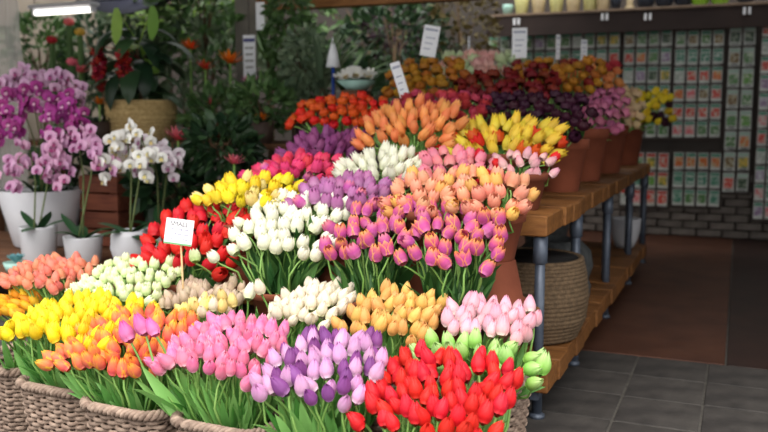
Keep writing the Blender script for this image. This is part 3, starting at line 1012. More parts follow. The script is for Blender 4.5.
def woven_pot(name, label, loc, prof, rows, amp, m, cat='basket'):
    t = thing(name, label, cat, loc)
    o = ribbed(prof, rows, amp)
    inner = [(o[-1][0] - .014, o[-1][1]), (o[-1][0] - .02, o[-1][1] - .06), (o[-1][0] * .75, o[-1][1] - .08), (0, o[-1][1] - .08)]
    link('body', MB().lathe([(0, 0)] + o + inner[:2], 40).mesh('body', m), t)
    link('liner', MB().lathe([(o[-1][0] - .018, o[-1][1] - .004), (o[-1][0] - .03, o[-1][1] - .06), (0, o[-1][1] - .062)], 32).mesh('liner', M_black), t)
    return t


woven_pot('seagrass_basket', 'round seagrass basket with black liner on the lower bench shelf', (-.77, 3.37, .205), [(.19, 0), (.225, .08), (.235, .17), (.225, .26), (.21, .33)], 20, .004, M_sea)


def glazed(name, label, loc, prof, m, cat='planter', group=None, n=32):
    t = thing(name, label, cat, loc, None, group)
    r, h = prof[-1]
    link('body', MB().lathe([(0, 0)] + prof + [(r - .008, h + .004), (r - .016, h), (r - .02, h - .05)], n).mesh('body', m), t)
    link('soil', MB().lathe([(r - .0185, h - .03), (r * .5, h - .022), (0, h - .02)], 20).mesh('soil', M_soil), t)
    return t


glazed('stone_planter', 'large round dark grey planter under the bench', (-.85, 4.26, .205), [(.10, 0), (.17, .06), (.195, .14), (.18, .22), (.13, .27)], M_dstone, group='dark planters under the bench')
glazed('stone_planter', 'smaller round dark grey planter beside the seagrass basket', (-.725, 3.95, .205), [(.07, 0), (.105, .05), (.11, .10), (.09, .15), (.075, .17)], M_dstone, group='dark planters under the bench')
glazed('white_pot', 'white tapered pot at the far end of the lower bench shelf', (-.70, 5.93, .205), [(.06, 0), (.085, .05), (.10, .12), (.105, .20)], M_white, 'pot')
glazed('grey_pot', 'tall grey pot standing behind the white one under the bench', (-1.12, 5.3, .205), [(.10, 0), (.13, .1), (.14, .2), (.14, .30)], M_dstone, 'pot')

# ------------------------------------------------------------------ seed packet racks on the back wall
M_rack = mat('dark_rack_board', (72, 65, 62), (84, 76, 72), 4, 0.8)
M_wire = mat('grey_wire', (120, 118, 116), None, rough=.5, metal=.4)
M_pkt = mat('packet_paper', (200, 204, 198), (216, 219, 214), 6, 0.5, obj_var=.06)


def print_mat(name, c1, c2, c3):
    if name in MATS:
        return MATS[name]
    m, n, b, out = base_mat(name)
    L = n.links
    tc = n.nodes.new('ShaderNodeTexCoord')
    oi = n.nodes.new('ShaderNodeObjectInfo')
    ad = n.nodes.new('ShaderNodeVectorMath')
    ad.operation = 'MULTIPLY_ADD'
    L.new(oi.outputs['Random'], ad.inputs[0])
    ad.inputs[1].default_value = (7, 5, 9)
    L.new(tc.outputs['Object'], ad.inputs[2])
    vz = n.nodes.new('ShaderNodeTexVoronoi')
    vz.inputs['Scale'].default_value = 34
    L.new(ad.outputs[0], vz.inputs['Vector'])
    nz = n.nodes.new('ShaderNodeTexNoise')
    nz.inputs['Scale'].default_value = 22
    L.new(ad.outputs[0], nz.inputs['Vector'])
    rp = n.nodes.new('ShaderNodeValToRGB')
    e = rp.color_ramp.elements
    e[0].position, e[0].color = .32, lin(c1)
    e[1].position, e[1].color = .92, lin(c3)
    x = e.new(.60)
    x.color = lin(c2)
    ml = n.nodes.new('ShaderNodeMath')
    ml.operation = 'MULTIPLY_ADD'
    L.new(nz.outputs['Fac'], ml.inputs[0])
    ml.inputs[1].default_value = .8
    L.new(vz.outputs['Distance'], ml.inputs[2])
    sb = n.nodes.new('ShaderNodeMath')
    sb.operation = 'SUBTRACT'
    L.new(ml.outputs[0], sb.inputs[0])
    sb.inputs[1].default_value = .3
    L.new(sb.outputs[0], rp.inputs['Fac'])
    L.new(rp.outputs['Color'], b.inputs['Base Color'])
    b.inputs['Roughness'].default_value = .4
    MATS[name] = m
    return m


G_ = (70, 110, 64)
PIC = {
    'g': ('green leaves', print_mat('print_green', (96, 150, 84), (70, 116, 60), (190, 206, 180))),
    'b': ('bright green leaves', print_mat('print_bright_green', (110, 176, 64), (84, 140, 56), (200, 214, 180))),
    't': ('teal green leaves', print_mat('print_teal', (60, 136, 110), (90, 150, 124), (196, 210, 202))),
    'd': ('dark green leaves', print_mat('print_dark_green', (34, 60, 42), (60, 88, 58), (150, 160, 140))),
    'r': ('red flowers', print_mat('print_red', (206, 54, 44), (216, 80, 62), (206, 196, 180))),
    'o': ('orange flowers', print_mat('print_orange', (214, 104, 44), (220, 130, 60), (196, 190, 150))),
    'p': ('pink flowers', print_mat('print_pink', (222, 96, 110), (226, 140, 140), (216, 206, 200))),
    'y': ('yellow flowers', print_mat('print_yellow', (222, 190, 50), (206, 180, 80), (110, 130, 70))),
    'n': ('brown vegetables', print_mat('print_brown', (110, 84, 48), (140, 116, 70), (190, 186, 160))),
    'w': ('pale flowers', print_mat('print_pale', (206, 208, 206), (160, 176, 160), (222, 222, 218))),
    'v': ('violet flowers', print_mat('print_violet', (150, 120, 160), (170, 150, 180), (206, 206, 212))),
}
M_head = {k: mat('print_header_' + k, c, None, rough=.45) for k, c in (('teal', (84, 150, 124)), ('pale', (170, 196, 182)), ('red', (190, 60, 48)), ('dark', (40, 66, 60)))}
PK = {}


def packet_meshes(w, h):
    k = (round(w, 3), round(h, 3))
    if k not in PK:
        b = MB()
        vs, n = [], 5
        for zi in range(4):
            z = -h / 2 + h * zi / 3
            bul = .006 if 0 < zi < 3 else .0015
            vs += [(-w / 2, 0, z), (0, -bul, z), (w / 2, 0, z), (w / 2, .003, z), (-w / 2, .003, z)]
        fs = [(4, 3, 2, 1, 0), (15, 16, 17, 18, 19)]
        for zi in range(3):
            for q in range(5):
                r = (q + 1) % 5
                fs.append((zi * 5 + q, zi * 5 + r, zi * 5 + 5 + r, zi * 5 + 5 + q))
        b.add(vs, fs)
        pic = {c: MB().box((0, -.0066, -h * .04), (w * .80, .002, h * .54)).mesh('picture', PIC[c][1], False) for c in PIC}
        hd = {c: MB().box((0, -.0064, h * .37), (w * .86, .002, h * .17)).mesh('header', M_head[c], False) for c in M_head}
        ft = MB().box((0, -.0064, -h * .40), (w * .6, .002, h * .05)).mesh('caption', M_ink, False)
        PK[k] = (b.mesh('packet', M_pkt, False), pic, hd, ft)
    return PK[k]


def rack(px0, px1, pys, ncol, rows, label, short, hd='teal', y=8.10, last=None, cap=False, sizes=None, wx=.83, wz=.97):
    """a hanging rack of seed packets: columns between px0 and px1, one row per entry of pys (top, bottom)"""
    ym = (pys[0][0] + pys[-1][1]) / 2
    xl = P(px0, ym, y).x
    xr = P(px1, ym, y).x
    pxm = (px0 + px1) / 2
    zt = P(pxm, pys[0][0], y).z
    zb = P(pxm, pys[-1][1], y).z
    t = thing('seed_rack', label, 'rack', ((xl + xr) / 2, y + .035, zb), None, 'seed packet racks on the back wall')
    W = xr - xl
    link('back_board', MB().box((0, .012, (zt - zb) / 2), (W + .02, .02, zt - zb + .05), bev=.003).mesh('board', M_rack, False), t)
    pw = W / ncol
    rail = MB().tube([(-W / 2, -.03, 0), (W / 2, -.03, 0)], .0035, 5).mesh('rail', M_wire)
    for ri, (a, b) in enumerate(pys):
        z1, z0 = P(pxm, a, y).z, P(pxm, b, y).z
        h = (z1 - z0) * wz
        link('rail', rail, t, (0, 0, z0 + .012 - zb))
        for ci in range(ncol):
            code = rows[ri][ci % len(rows[ri])]
            if code == '.':
                continue
            me, pic, hdm, ft = packet_meshes(round(pw * wx, 3), round(h, 3))
            rn = 'top row' if ri == 0 else ('bottom row' if ri == len(pys) - 1 else ORD[ri] + ' row')
            cn = 'leftmost' if ci == 0 else ('rightmost' if ci == ncol - 1 else ORD[ci] + ' from left')
            pk = thing('seed_packet', f'seed packet with {PIC[code][0]} on {short}, {rn}, {cn}', 'seed packet', (xl + (ci + .5) * pw, y + R.uniform(-.004, .004), (z0 + z1) / 2 + .004), (R.uniform(.0, .05), R.uniform(-.02, .02), R.uniform(-.03, .03)), 'seed packets on ' + short)
            link('envelope', me, pk)
            link('picture', pic[code], pk)
            link('header', hdm[R.choice(['teal', 'teal', 'pale']) if hd == 'mix' else hd], pk)
            if cap:
                link('caption', ft, pk)
    return t


RY = [(31, 47.5), (49, 65.5), (67, 84), (85.5, 102), (104, 120.5), (121.5, 138)]
rack(673, 723, RY, 4, ['gngn', 'tttt', 'wrro', 'opnr', 'rrrr', 'ppgg'], 'wide rack of seed packets left of the narrow rack', 'the wide rack')
rack(622, 671, RY, 4, ['nggd', 'rogv', 'wvdy', 'ygwg', 'wtgw', 'gggg'], 'rack of seed packets above the yellow tulips at the bench end', 'the tulip side rack')
rack(559, 620, [(33, 48.5), (50, 66.5), (68, 85)], 5, ['gwgyy', 'gtgwr', 'tgtgg'], 'rack of seed packets behind the mustard and coral flowers', 'the coral side rack')
rack(488, 557, [(36, 51.5), (53, 69.5)], 6, ['gdwgvg', 'wgvtgw'], 'low-lit rack of seed packets behind the blush peonies', 'the peony side rack')
LY = [(153, 170.5), (172, 188.5), (190, 206.5)]
rack(672, 721, LY, 4, ['oooo', 'tttt', 'tggt'], 'lower rack of orange and green seed packets above the bricks', 'the lower wide rack')
rack(620, 669, LY, 4, ['wgyr', 'gtby', 'wprr'], 'lower rack of colourful seed packets behind the bench legs', 'the lower bench rack', hd='red')
rack(725, 753, [(27 + 20.9 * k, 46.5 + 20.9 * k) for k in range(8)], 2, ['dd', 'ng', 'gb', 'ng', 'gb', 'go', 'ny', 'rd'], 'narrow rack of larger seed packets beside the edge rack', 'the narrow rack', hd='pale', cap=True)
rack(757, 792, [(20 + 18.3 * k, 37.3 + 18.3 * k) for k in range(11)], 3, ['rtg', 'wtr', 'rpt', 'vwt', 'vtw', 'pwr', 'rvt', 'wtt', 'vtv', 'ptp', 'vpw'], 'rack of teal topped seed packets cut off by the frame edge', 'the edge rack', y=8.04)

# ------------------------------------------------------------------ shelf over the racks with pots
M_fascia = mat('dark_brown_fascia', (48, 38, 36), (58, 46, 43), 4, 0.75)
M_edge = mat('pale_shelf_edge', (120, 100, 84), (136, 116, 98), 8, 0.7)
YS = 7.72
zt = P(630, 8.5, YS).z
zb = P(630, 32, YS).z
xl = P(487, 20, YS).x
sh = thing('wall_shelf', 'dark brown wall shelf with deep fascia above the seed packets', 'shelf', (xl, YS, zb))
LW = 2.2 - xl
link('fascia', MB().box((LW / 2, .0, (zt - zb) / 2 - .01), (LW, .03, zt - zb - .02), bev=.003).mesh('fascia', M_fascia, False), sh)
link('board', MB().box((LW / 2, .20, zt - zb - .01), (LW, .45, .022), bev=.003).mesh('board', M_edge, False), sh)
for px, py in ((517, 22), (605, 17), (648, 17), (747, 11)):
    p = P(px, py, YS)
    for q in (-.02, .02):
        link('label_clip', MB().box((p.x - xl + q, -.02, p.z - zb), (.022, .008, .06), bev=.002).mesh('clip', M_paper, False), sh)


def shelf_pot(px, name, label, prof, m, cat='vase', off=.1):
    p = P(px, 13, YS)
    t = thing(name, label, cat, (p.x, YS + off, zt + .001), None, 'pots on the wall shelf')
    prof = [(q[0] * .86, q[1]) for q in prof]
    r, h = prof[-1]
    link('body', MB().lathe([(0, 0)] + prof + [(r - .01, h), (r - .015, h - .03)], 24).mesh('body', m), t)
    link('inside', MB().lathe([(r - .0148, h - .02), (0, h - .025)], 20).mesh('inside', M_black), t)
    return t


M_ygreen = mat('pale_yellow_green_glaze', (164, 160, 100), (188, 182, 128), 8, 0.4, obj_var=.1)
M_sand = mat('sand_glaze', (170, 152, 116), (190, 172, 138), 8, 0.5, obj_var=.08)
M_lime = mat('lime_green_glaze', (130, 190, 50), (150, 206, 70), 6, 0.35)
M_navy = mat('dark_blue_glaze', (34, 40, 52), (48, 54, 66), 6, 0.35)
M_teal = mat('pale_teal_glaze', (150, 190, 180), (170, 206, 196), 6, 0.5)
CONE = [(.055, 0), (.06, .01), (.085, .20)]
for i, (px, m, nm) in enumerate(((519, M_ygreen, 'yellow-green cone vase, first of the row on the wall shelf'), (536, M_sand, 'sand coloured cone vase second of the row on the wall shelf'), (554, M_ygreen, 'yellow-green cone vase third of the row on the wall shelf'),
                                 (571, M_sand, 'sand coloured cone vase fourth of the row on the wall shelf'), (588, M_ygreen, 'yellow-green cone vase fifth of the row on the wall shelf'), (601, M_sand, 'sand coloured cone vase last of the row on the wall shelf'))):
    shelf_pot(px, 'cone_vase', nm, CONE, m)
shelf_pot(505, 'teal_pot', 'small pale teal pot at the end of the wall shelf', [(.04, 0), (.06, .07), (.055, .10)], M_teal, 'pot')
shelf_pot(614, 'teal_pot', 'dark teal pot between cone vases and the white dish', [(.04, 0), (.055, .07), (.06, .13)], M_navy, 'pot')
shelf_pot(628, 'white_dish', 'small white footed dish on the wall shelf', [(.06, 0), (.05, .02), (.03, .05), (.04, .12)], M_sand, 'dish')
for px, nm in ((644, 'dark blue round pot nearest the white dish'), (663, 'dark blue round pot in the middle of three'), (682, 'dark blue round pot beside the lime bowls')):
    shelf_pot(px, 'round_pot', nm, [(.05, 0), (.085, .04), (.092, .08), (.085, .13)], M_navy, 'pot')
for px, nm in ((699, 'lime green bowl beside the dark round pots'), (719, 'lime green bowl farther along the wall shelf')):
    shelf_pot(px, 'lime_bowl', nm, [(.05, 0), (.08, .03), (.10, .08), (.105, .11)], M_lime, 'bowl')
shelf_pot(745, 'round_pot', 'dark blue round pot past the lime bowls', [(.05, 0), (.085, .04), (.092, .08), (.085, .13)], M_navy, 'pot')

# ------------------------------------------------------------------ plant helpers
M_green = leaf_mat('foliage_green', (54, 86, 46), (104, 136, 80), .45, .25)
M_dgreen = leaf_mat('foliage_dark', (30, 54, 36), (64, 92, 58), .35, .2)
M_ggreen = leaf_mat('foliage_grey_green', (84, 106, 82), (138, 156, 124), .5, .25)
M_bgreen = leaf_mat('foliage_bright', (96, 140, 56), (150, 182, 84), .45, .3)
M_bark = mat('plant_bark', (84, 68, 50), (110, 90, 68), 20, .9)
M_ppot = mat('plastic_plant_pot', (70, 56, 50), (84, 68, 60), 8, .6)


def rvec(r):
    while True:
        v = Vector((r.uniform(-1, 1), r.uniform(-1, 1), r.uniform(-1, 1)))
        if .05 < v.length < 1:
            return v


def foliage_mesh(rx, ry, rz, n, ls, m, seed, wid=.45, hang=0.0):
    r = random.Random(seed)
    b = MB()
    for i in range(n):
        v = rvec(r)
        v = v.normalized() * v.length ** .55
        p = Vector((v.x * rx, v.y * ry, v.z * rz))
        d = v + rvec(r) * .8 + Vector((0, 0, -hang))
        l = ls * r.uniform(.6, 1.3)
        b.blade(p, d, rvec(r), l, l * wid * r.uniform(.8, 1.2), curl=r.uniform(-.9, .2), fold=.2, seg=3, shape='oval')
    return b.mesh('foliage', m)


def shrub(name, label, px, py, y, rx, rz, n, ls, m, floor=0.0, seed=1, pot=True, wid=.45, group='foliage plants at the back', ry=None, cat='plant', hang=0.0):
    c = P(px, py, y)
    t = thing(name, label, cat, (c.x, y, floor), None, group)
    pr = min(.15, rx * .6)
    if pot:
        link('pot', MB().lathe([(0, 0), (pr * .75, 0), (pr, .22), (pr * .92, .22), (pr * .9, .18), (0, .18)], 20).mesh('pot', M_ppot), t)
    st = MB()
    r = random.Random(seed)
    z0 = .17 if pot else 0
    zc = c.z - floor
    trunk = link('trunk', MB().tube([(0, 0, z0), (.02, 0, z0 + (zc - z0) * .5), (-.01, 0, zc)], [.016, .013, .01], 6).mesh('trunk', M_bark), t)
    for q in range(5):
        e = rvec(r)
        link('branch', MB().tube([(0, 0, zc - rz * .7 if zc - rz * .7 > z0 else z0), (e.x * rx * .4, e.y * rx * .4, zc), (e.x * rx * .8, e.y * rx * .8, zc + abs(e.z) * rz * .8)], [.008, .006, .004], 5).mesh('branch', M_bark), trunk)
    f = link('foliage', foliage_mesh(rx, ry or rx, rz, n, ls, m, seed, wid, hang), t, (0, 0, zc))
    f['kind'] = 'stuff'
    return t


def orchid_flower(seed):
    b = MB()
    r = random.Random(seed)
    b.add([(0, 0, 0)], [], [0.0], [0.0])
    # facing +z
    for a, w, l in ((PI / 2, .42, .034), (PI / 2 + 2.3, .42, .034), (PI / 2 - 2.3, .42, .034), (PI / 2 + 1.15, .8, .037), (PI / 2 - 1.15, .8, .037)):
        vs, at = [], []
        for j in range(1, 5):
            v = j / 4
            for i in range(3):
                u = i - 1
                ww = w * l * math.sin(PI * min(1, v * .85 + .12)) * .95
                vs.append((math.cos(a) * l * v - math.sin(a) * u * ww, math.sin(a) * l * v + math.cos(a) * u * ww, .006 * math.sin(v * 3) - .006 * v * v - .003 * abs(u)))
                at.append(.25 + .75 * v)
        o = len(b.v)
        b.add(vs, [], at, [0] * len(vs))
        b.f += [(0, o, o + 1), (0, o + 1, o + 2)]
        for j in range(3):
            for i in range(2):
                q = o + j * 3 + i
                b.f.append((q, q + 1, q + 4, q + 3))
    # lip
    o = len(b.v)
    b.add([(-.009, -.004, .010), (.009, -.004, .010), (.011, -.015, .014), (-.011, -.015, .014), (0, -.022, .008)], [], [0, 0, .05, .05, .05], [0] * 5)
    b.f += [(0, o, o + 1), (o, o + 3, o + 2, o + 1), (o + 3, o + 4, o + 2)]
    return b


OF = [orchid_flower(q) for q in range(2)]
po_pale = pm('orchid_pale_pink', (0, (150, 50, 110)), (.3, (214, 160, 200)), (1, (226, 190, 216)), val=.12)
po_mag = pm('orchid_magenta', (0, (220, 170, 200)), (.3, (160, 44, 130)), (1, (176, 66, 150)), val=.2)
po_lil = pm('orchid_lilac', (0, (140, 40, 100)), (.3, (206, 140, 186)), (1, (222, 178, 208)), val=.12)
po_wht = pm('orchid_white', (0, (220, 200, 120)), (.3, (236, 236, 228)), (1, (244, 242, 240)), val=.06)
M_ostem = mat('orchid_stem', (84, 96, 56), (100, 110, 66), 20, .6)
M_oleaf = leaf_mat('orchid_leaf', (30, 62, 38), (48, 84, 50), .35, .1)


def orchid(base, label, box, y, n, m, name='orchid', pot=None, nleaf=4, seed=0, nst=2, fs=1.0, dy=.12, group='moth orchids'):
    """a moth orchid: strap leaves, arching stems, and n flowers filling the given place"""
    r = random.Random(seed)
    t = thing(name, label, 'orchid', base, None, group)
    z0 = 0.0
    if pot:
        pr, phh, pmat, prof = pot
        bo = link('pot', MB().lathe([(0, 0)] + [(a * pr, b * phh) for a, b in prof] + [(prof[-1][0] * pr - .008, phh), (prof[-1][0] * pr - .012, phh * .8)], 28).mesh('pot', pmat), t)
        link('bark', MB().lathe([(prof[-1][0] * pr - .0115, phh * .86), (0, phh * .9)], 18).mesh('bark', M_soil), bo)
        z0 = phh * .86
    for q in range(nleaf):
        a = q * 2.4 + r.uniform(-.3, .3)
        up = r.uniform(.3, 1.3)
        link('leaf', MB().blade((0, 0, z0), (math.cos(a), math.sin(a), up), (-math.sin(a), math.cos(a), 0), r.uniform(.16, .24), .065, curl=-.9 if up < 1 else -.3, fold=.12, seg=6, shape='oval').mesh('leaf', M_oleaf), t)
    me = [k.mesh('flower', m) for k in OF]
    x0, y0, x1, y1 = box
    B = Vector(base)
    for s in range(nst):
        fx = (s + .5) / nst
        top = P(x0 + (x1 - x0) * (fx * .7 + .15), y0 + 3, y) - B
        side = 1 if fx > .5 else -1
        end = P(x0 + (x1 - x0) * fx + side * (x1 - x0) * .22, y1 - 4, y - .08) - B
        s0 = Vector((r.uniform(-.02, .02), r.uniform(-.02, .02), z0))
        mid = s0.lerp(top, .55) + Vector((0, .03, .02))
        ctrl = [s0, s0.lerp(mid, .5), mid, mid.lerp(top, .6), top, top.lerp(end, .4) + Vector((0, -.03, .03)), end]
        link('stem', MB().tube(ctrl, [.005, .005, .0045, .004, .0035, .003, .002], 6).mesh('stem', M_ostem), t)
        k = n // nst
        for q in range(k):
            f = (q + .5) / k
            p = (mid.lerp(top, .5) if False else top).lerp(end, f)
            p = p + Vector((r.uniform(-.5, .5) * (x1 - x0) * depth(B) / F * .8 / nst, r.uniform(-dy, dy * .3), r.uniform(-.5, .5) * (y1 - y0) * depth(B) / F * .45))
            face = Vector((r.uniform(-.7, .9), -1, r.uniform(-.4, .4)))
            rot = face.to_track_quat('Z', 'Y')
            link('flower', me[r.randrange(2)], t, p, rot, fs * r.uniform(.85, 1.1))
    return t


# ------------------------------------------------------------------ plant tables at the side
tb = thing('plant_table', 'low wooden table carrying the white orchid pots', 'table')
TX0, TX1 = -4.9, -2.42
planks(.30, .035, 3.15, 4.35, TX0, TX1, .15, tb, M_wood2)
for x in (TX0 + .06, TX1 - .06):
    for y in (3.22, 4.28):
        link('leg', MB().box((x, y, .1325), (.06, .06, .265)).mesh('leg', M_wood2, False), tb)
tb2 = thing('plant_table', 'higher wooden table behind the orchids carrying the wicker planter', 'table')
planks(.93, .035, 4.55, 5.35, -5.2, -2.45, .16, tb2, M_wood2)
for x in (-5.1, -3.7, -2.53):
    for y in (4.6, 5.3):
        link('leg', MB().box((x, y, .4475), (.06, .06, .895)).mesh('leg', M_wood2, False), tb2)
planks(.50, .03, 4.6, 5.3, -5.05, -2.57, .17, tb2, M_wood2, 'shelf_plank')

c = P(42, 190, 3.95)
BIG = glazed('white_planter', 'large white tapered planter full of magenta and pink orchids', (c.x, 3.95, .304), [(.17, 0), (.18, .01), (.265, c.z - .30)], M_white)
zp = c.z - .04
orchid((c.x + .03, 3.92, zp), 'magenta moth orchid in the large white planter', (-2, 92, 82, 142), 3.80, 120, po_mag, seed=3, nst=4)
orchid((c.x - .02, 4.02, zp), 'tall pale pink moth orchid above the magenta one', (10, 68, 82, 104), 4.05, 75, po_pale, seed=5, nst=3, fs=1.1)
PROF = [(.82, 0), (.86, .03), (1, .97), (1, 1)]
c = P(38, 226, 3.52)
orchid((c.x, 3.52, .30), 'lilac orchid in a white pot before the large planter', (12, 146, 66, 186), 3.62, 44, po_lil, pot=(.105, c.z - .30, M_white, PROF), seed=8, nst=2, nleaf=5)
c = P(83, 236, 3.52)
orchid((c.x, 3.52, .30), 'lilac pink orchid in the white pot beside the large planter', (60, 128, 112, 172), 3.62, 46, po_lil, pot=(.105, c.z - .30, M_white, PROF), seed=11, nst=2, nleaf=5)
c = P(130, 230, 3.55)
orchid((c.x, 3.55, .30), 'white orchid in a rounded white pot near the red tulips', (112, 130, 156, 176), 3.65, 40, po_wht, pot=(.10, c.z - .30, M_white, [(.6, 0), (.85, .15), (1.05, .5), (1.0, .85), (.9, 1)]), seed=13, nst=2, nleaf=6)
c = P(160, 226, 3.9)
orchid((c.x, 3.9, .30), 'blush white orchid behind the red tulips', (136, 138, 180, 180), 3.85, 32, pm('orchid_blush', (0, (180, 110, 150)), (.3, (228, 214, 224)), (1, (236, 226, 234)), val=.06), pot=(.09, .18, M_white, PROF), seed=17, nst=2, nleaf=6)

# succulents
M_succ_b = leaf_mat('succulent_blue', (90, 150, 160), (130, 184, 190), .5, .1)
M_succ_g = leaf_mat('succulent_green', (92, 134, 70), (136, 170, 96), .5, .1)
M_succ_r = leaf_mat('succulent_red_tip', (170, 90, 100), (196, 120, 122), .5, .1)


def succulent(px, py, y, label, m, m2, pmat):
    c = P(px, py, y)
    t = thing('succulent', label, 'succulent', (c.x, y, .30), None, 'succulents on the low table')
    h = c.z - .30
    link('pot', MB().lathe([(0, 0), (.05, 0), (.065, h), (.057, h), (.055, h * .8), (0, h * .8)], 20).mesh('pot', pmat), t)
    for ring, (n, up, l) in enumerate(((9, .25, .065), (8, .7, .055), (6, 1.6, .045))):
        for q in range(n):
            a = 2 * PI * q / n + ring * .4
            link('leaf', MB().blade((0, 0, h * .97), (math.cos(a), math.sin(a), up + .3), (-math.sin(a), math.cos(a), 0), l, .026, curl=.5, fold=-.25, seg=4, shape='oval').mesh('leaf', m if ring < 2 else m2), t)


succulent(16, 262, 3.22, 'blue-grey succulent in a pale teal pot', M_succ_b, M_succ_b, M_teal)
succulent(50, 263, 3.22, 'green succulent with reddish tips beside the blue-grey one', M_succ_g, M_succ_r, M_white)

# crates between the orchids
M_crate = mat('red_brown_crate', (92, 48, 34), (118, 66, 46), 6, .75, .2, 40, stretch=(1, 9, 9), obj_var=.15)


def crate(cx, cy, z, w, d, h, label, n=3):
    t = thing('wooden_crate', label, 'crate', (cx, cy, z), None, 'crates behind the orchids')
    sh_ = h / n
    for i in range(n):
        zz = (i + .5) * sh_
        for yy in (-d / 2, d / 2):
            link('slat', MB().box((0, yy, zz), (w, .015, sh_ - .012), bev=.003).mesh('slat', M_crate, False), t)
        for xx in (-w / 2 + .008, w / 2 - .008):
            link('slat', MB().box((xx, 0, zz), (.014, d - .02, sh_ - .012), bev=.003).mesh('slat', M_crate, False), t)
    link('base', MB().box((0, 0, .008), (w - .035, d - .02, .014)).mesh('base', M_crate, False), t)
    for xx in (-1, 1):
        for yy in (-1, 1):
            link('corner_post', MB().box((xx * (w / 2 - .03), yy * (d / 2 - .022), h / 2), (.03, .028, h), bev=.002).mesh('post', M_crate, False), t)


c = P(108, 215, 4.15)
crate(c.x + .05, 4.16, .304, .30, .28, .22, 'red-brown wooden crate behind the white orchid pots', 2)
crate(c.x + .05, 4.16, .526, .30, .28, .22, 'upper red-brown crate stacked behind the white orchid pots', 2)

# ------------------------------------------------------------------ wicker planter with the red-flowered plant
M_straw = mat('pale_wicker', (176, 148, 96), (206, 178, 124), 50, .8, .4, 120)
c = P(141, 101, 4.85)
wp = woven_pot('wicker_planter', 'pale wicker planter holding a plant with hanging red flowers', (c.x, 4.85, .934), [(.20, 0), (.225, .06), (.24, .15), (.25, c.z - .93)], 11, .006, M_straw, 'planter')
zz = c.z - .05
md = thing('medinilla', 'large-leaved dark plant with hanging red flower clusters in the wicker planter', 'plant', (c.x, 4.85, zz))
rr = random.Random(21)
link('stem', MB().tube([(0, 0, -.01), (.01, 0, .2), (-.02, 0, .42)], [.018, .014, .01], 7).mesh('stem', M_bark), md)
for q in range(30):
    a = q * 2.4
    hgt = .12 + .42 * (q / 30) + rr.uniform(-.05, .05)
    up = rr.uniform(-.35, .8)
    m = M_bgreen if q in (22, 27) else M_dgreen
    rad = rr.uniform(.02, .12)
    link('leaf', MB().blade((math.cos(a) * rad, math.sin(a) * rad, hgt), (math.cos(a), math.sin(a), up), (-math.sin(a), math.cos(a), 0), rr.uniform(.28, .42), .13, curl=-1.9, fold=.12, seg=6, shape='oval').mesh('leaf', m), md)
for px, py, l in ((116, 8, .26), (152, 6, .24)):
    q = P(px, py, 4.6) - Vector((c.x, 4.85, zz))
    link('leaf', MB().blade((0, 0, .45), q - Vector((0, 0, .45)), (1, 0, 0), (q - Vector((0, 0, .45))).length, .012, 0, .1, 3).mesh('leaf_stalk', M_bgreen), md)
    link('leaf', MB().blade(q, (.12, -.15, -1), (1, .2, 0), l, .085, .2, .1, 6, 'oval').mesh('leaf', M_bgreen), md)
p_medi = pm('medinilla_red', (0, (150, 24, 36)), (1, (176, 40, 50)), val=.25)
BR = MB()
BR.add([(0, 0, 0)], [], [0.], [0.])
petals(BR, 5, 0, .011, .020, ROUND, .75, 3, 4, seed=4)
berry = BR.mesh('floret', p_medi)
for px, p0, p1, n in ((97, 46, 88, 90), (122, 48, 86, 80)):
    top = P(px, p0, 4.62) - Vector((c.x, 4.85, zz))
    bot = P(px + 4, p1, 4.62) - Vector((c.x, 4.85, zz))
    cl = link('flower_cluster', MB().tube([(0, 0, .35), top * .6 + Vector((0, 0, .16)), top, bot], .004, 5).mesh('cluster_stem', p_medi), md)
    for q in range(n):
        f = (q + .5) / n
        p = top.lerp(bot, f)
        w = .05 * math.sin(PI * (f * .8 + .15)) ** .6
        a = q * 2.4
        link('floret', berry, cl, (p.x + math.cos(a) * w * rr.uniform(.4, 1), p.y + math.sin(a) * w * rr.uniform(.4, 1), p.z), (PI + rr.uniform(-.7, .7), rr.uniform(-.7, .7), a), rr.uniform(1.3, 1.8))


# bromeliads and orange bracts
def bromeliad(px, py, y, zb, label, pmat_, m, k=1.0, name='bromeliad'):
    c = P(px, py, y)
    t = thing(name, label, 'bromeliad', (c.x, y, zb), None, 'flowering pot plants')
    ph_ = .14
    link('pot', MB().lathe([(0, 0), (.06, 0), (.08, ph_), (.072, ph_), (.07, .11), (0, .11)], 20).mesh('pot', pmat_), t)
    for q in range(12):
        a = q * 2.4
        link('leaf', MB().blade((0, 0, .10), (math.cos(a), math.sin(a), 1.0), (-math.sin(a), math.cos(a), 0), .26, .035, curl=-1.3, fold=.2, seg=6, shape='strap').mesh('leaf', M_dgreen), t)
    h = c.z - zb
    link('stem', MB().tube([(0, 0, .1), (0, 0, h - .02)], .007, 6).mesh('stem', M_stem), t)
    for q in range(11):
        a = q * 2.4
        up = .3 + 1.3 * (q / 11)
        link('bract', MB().blade((0, 0, h - .05), (math.cos(a), math.sin(a), up), (-math.sin(a), math.cos(a), 0), .085 * k, .026 * k, curl=-.2, fold=.15, seg=4).mesh('bract', m), t)


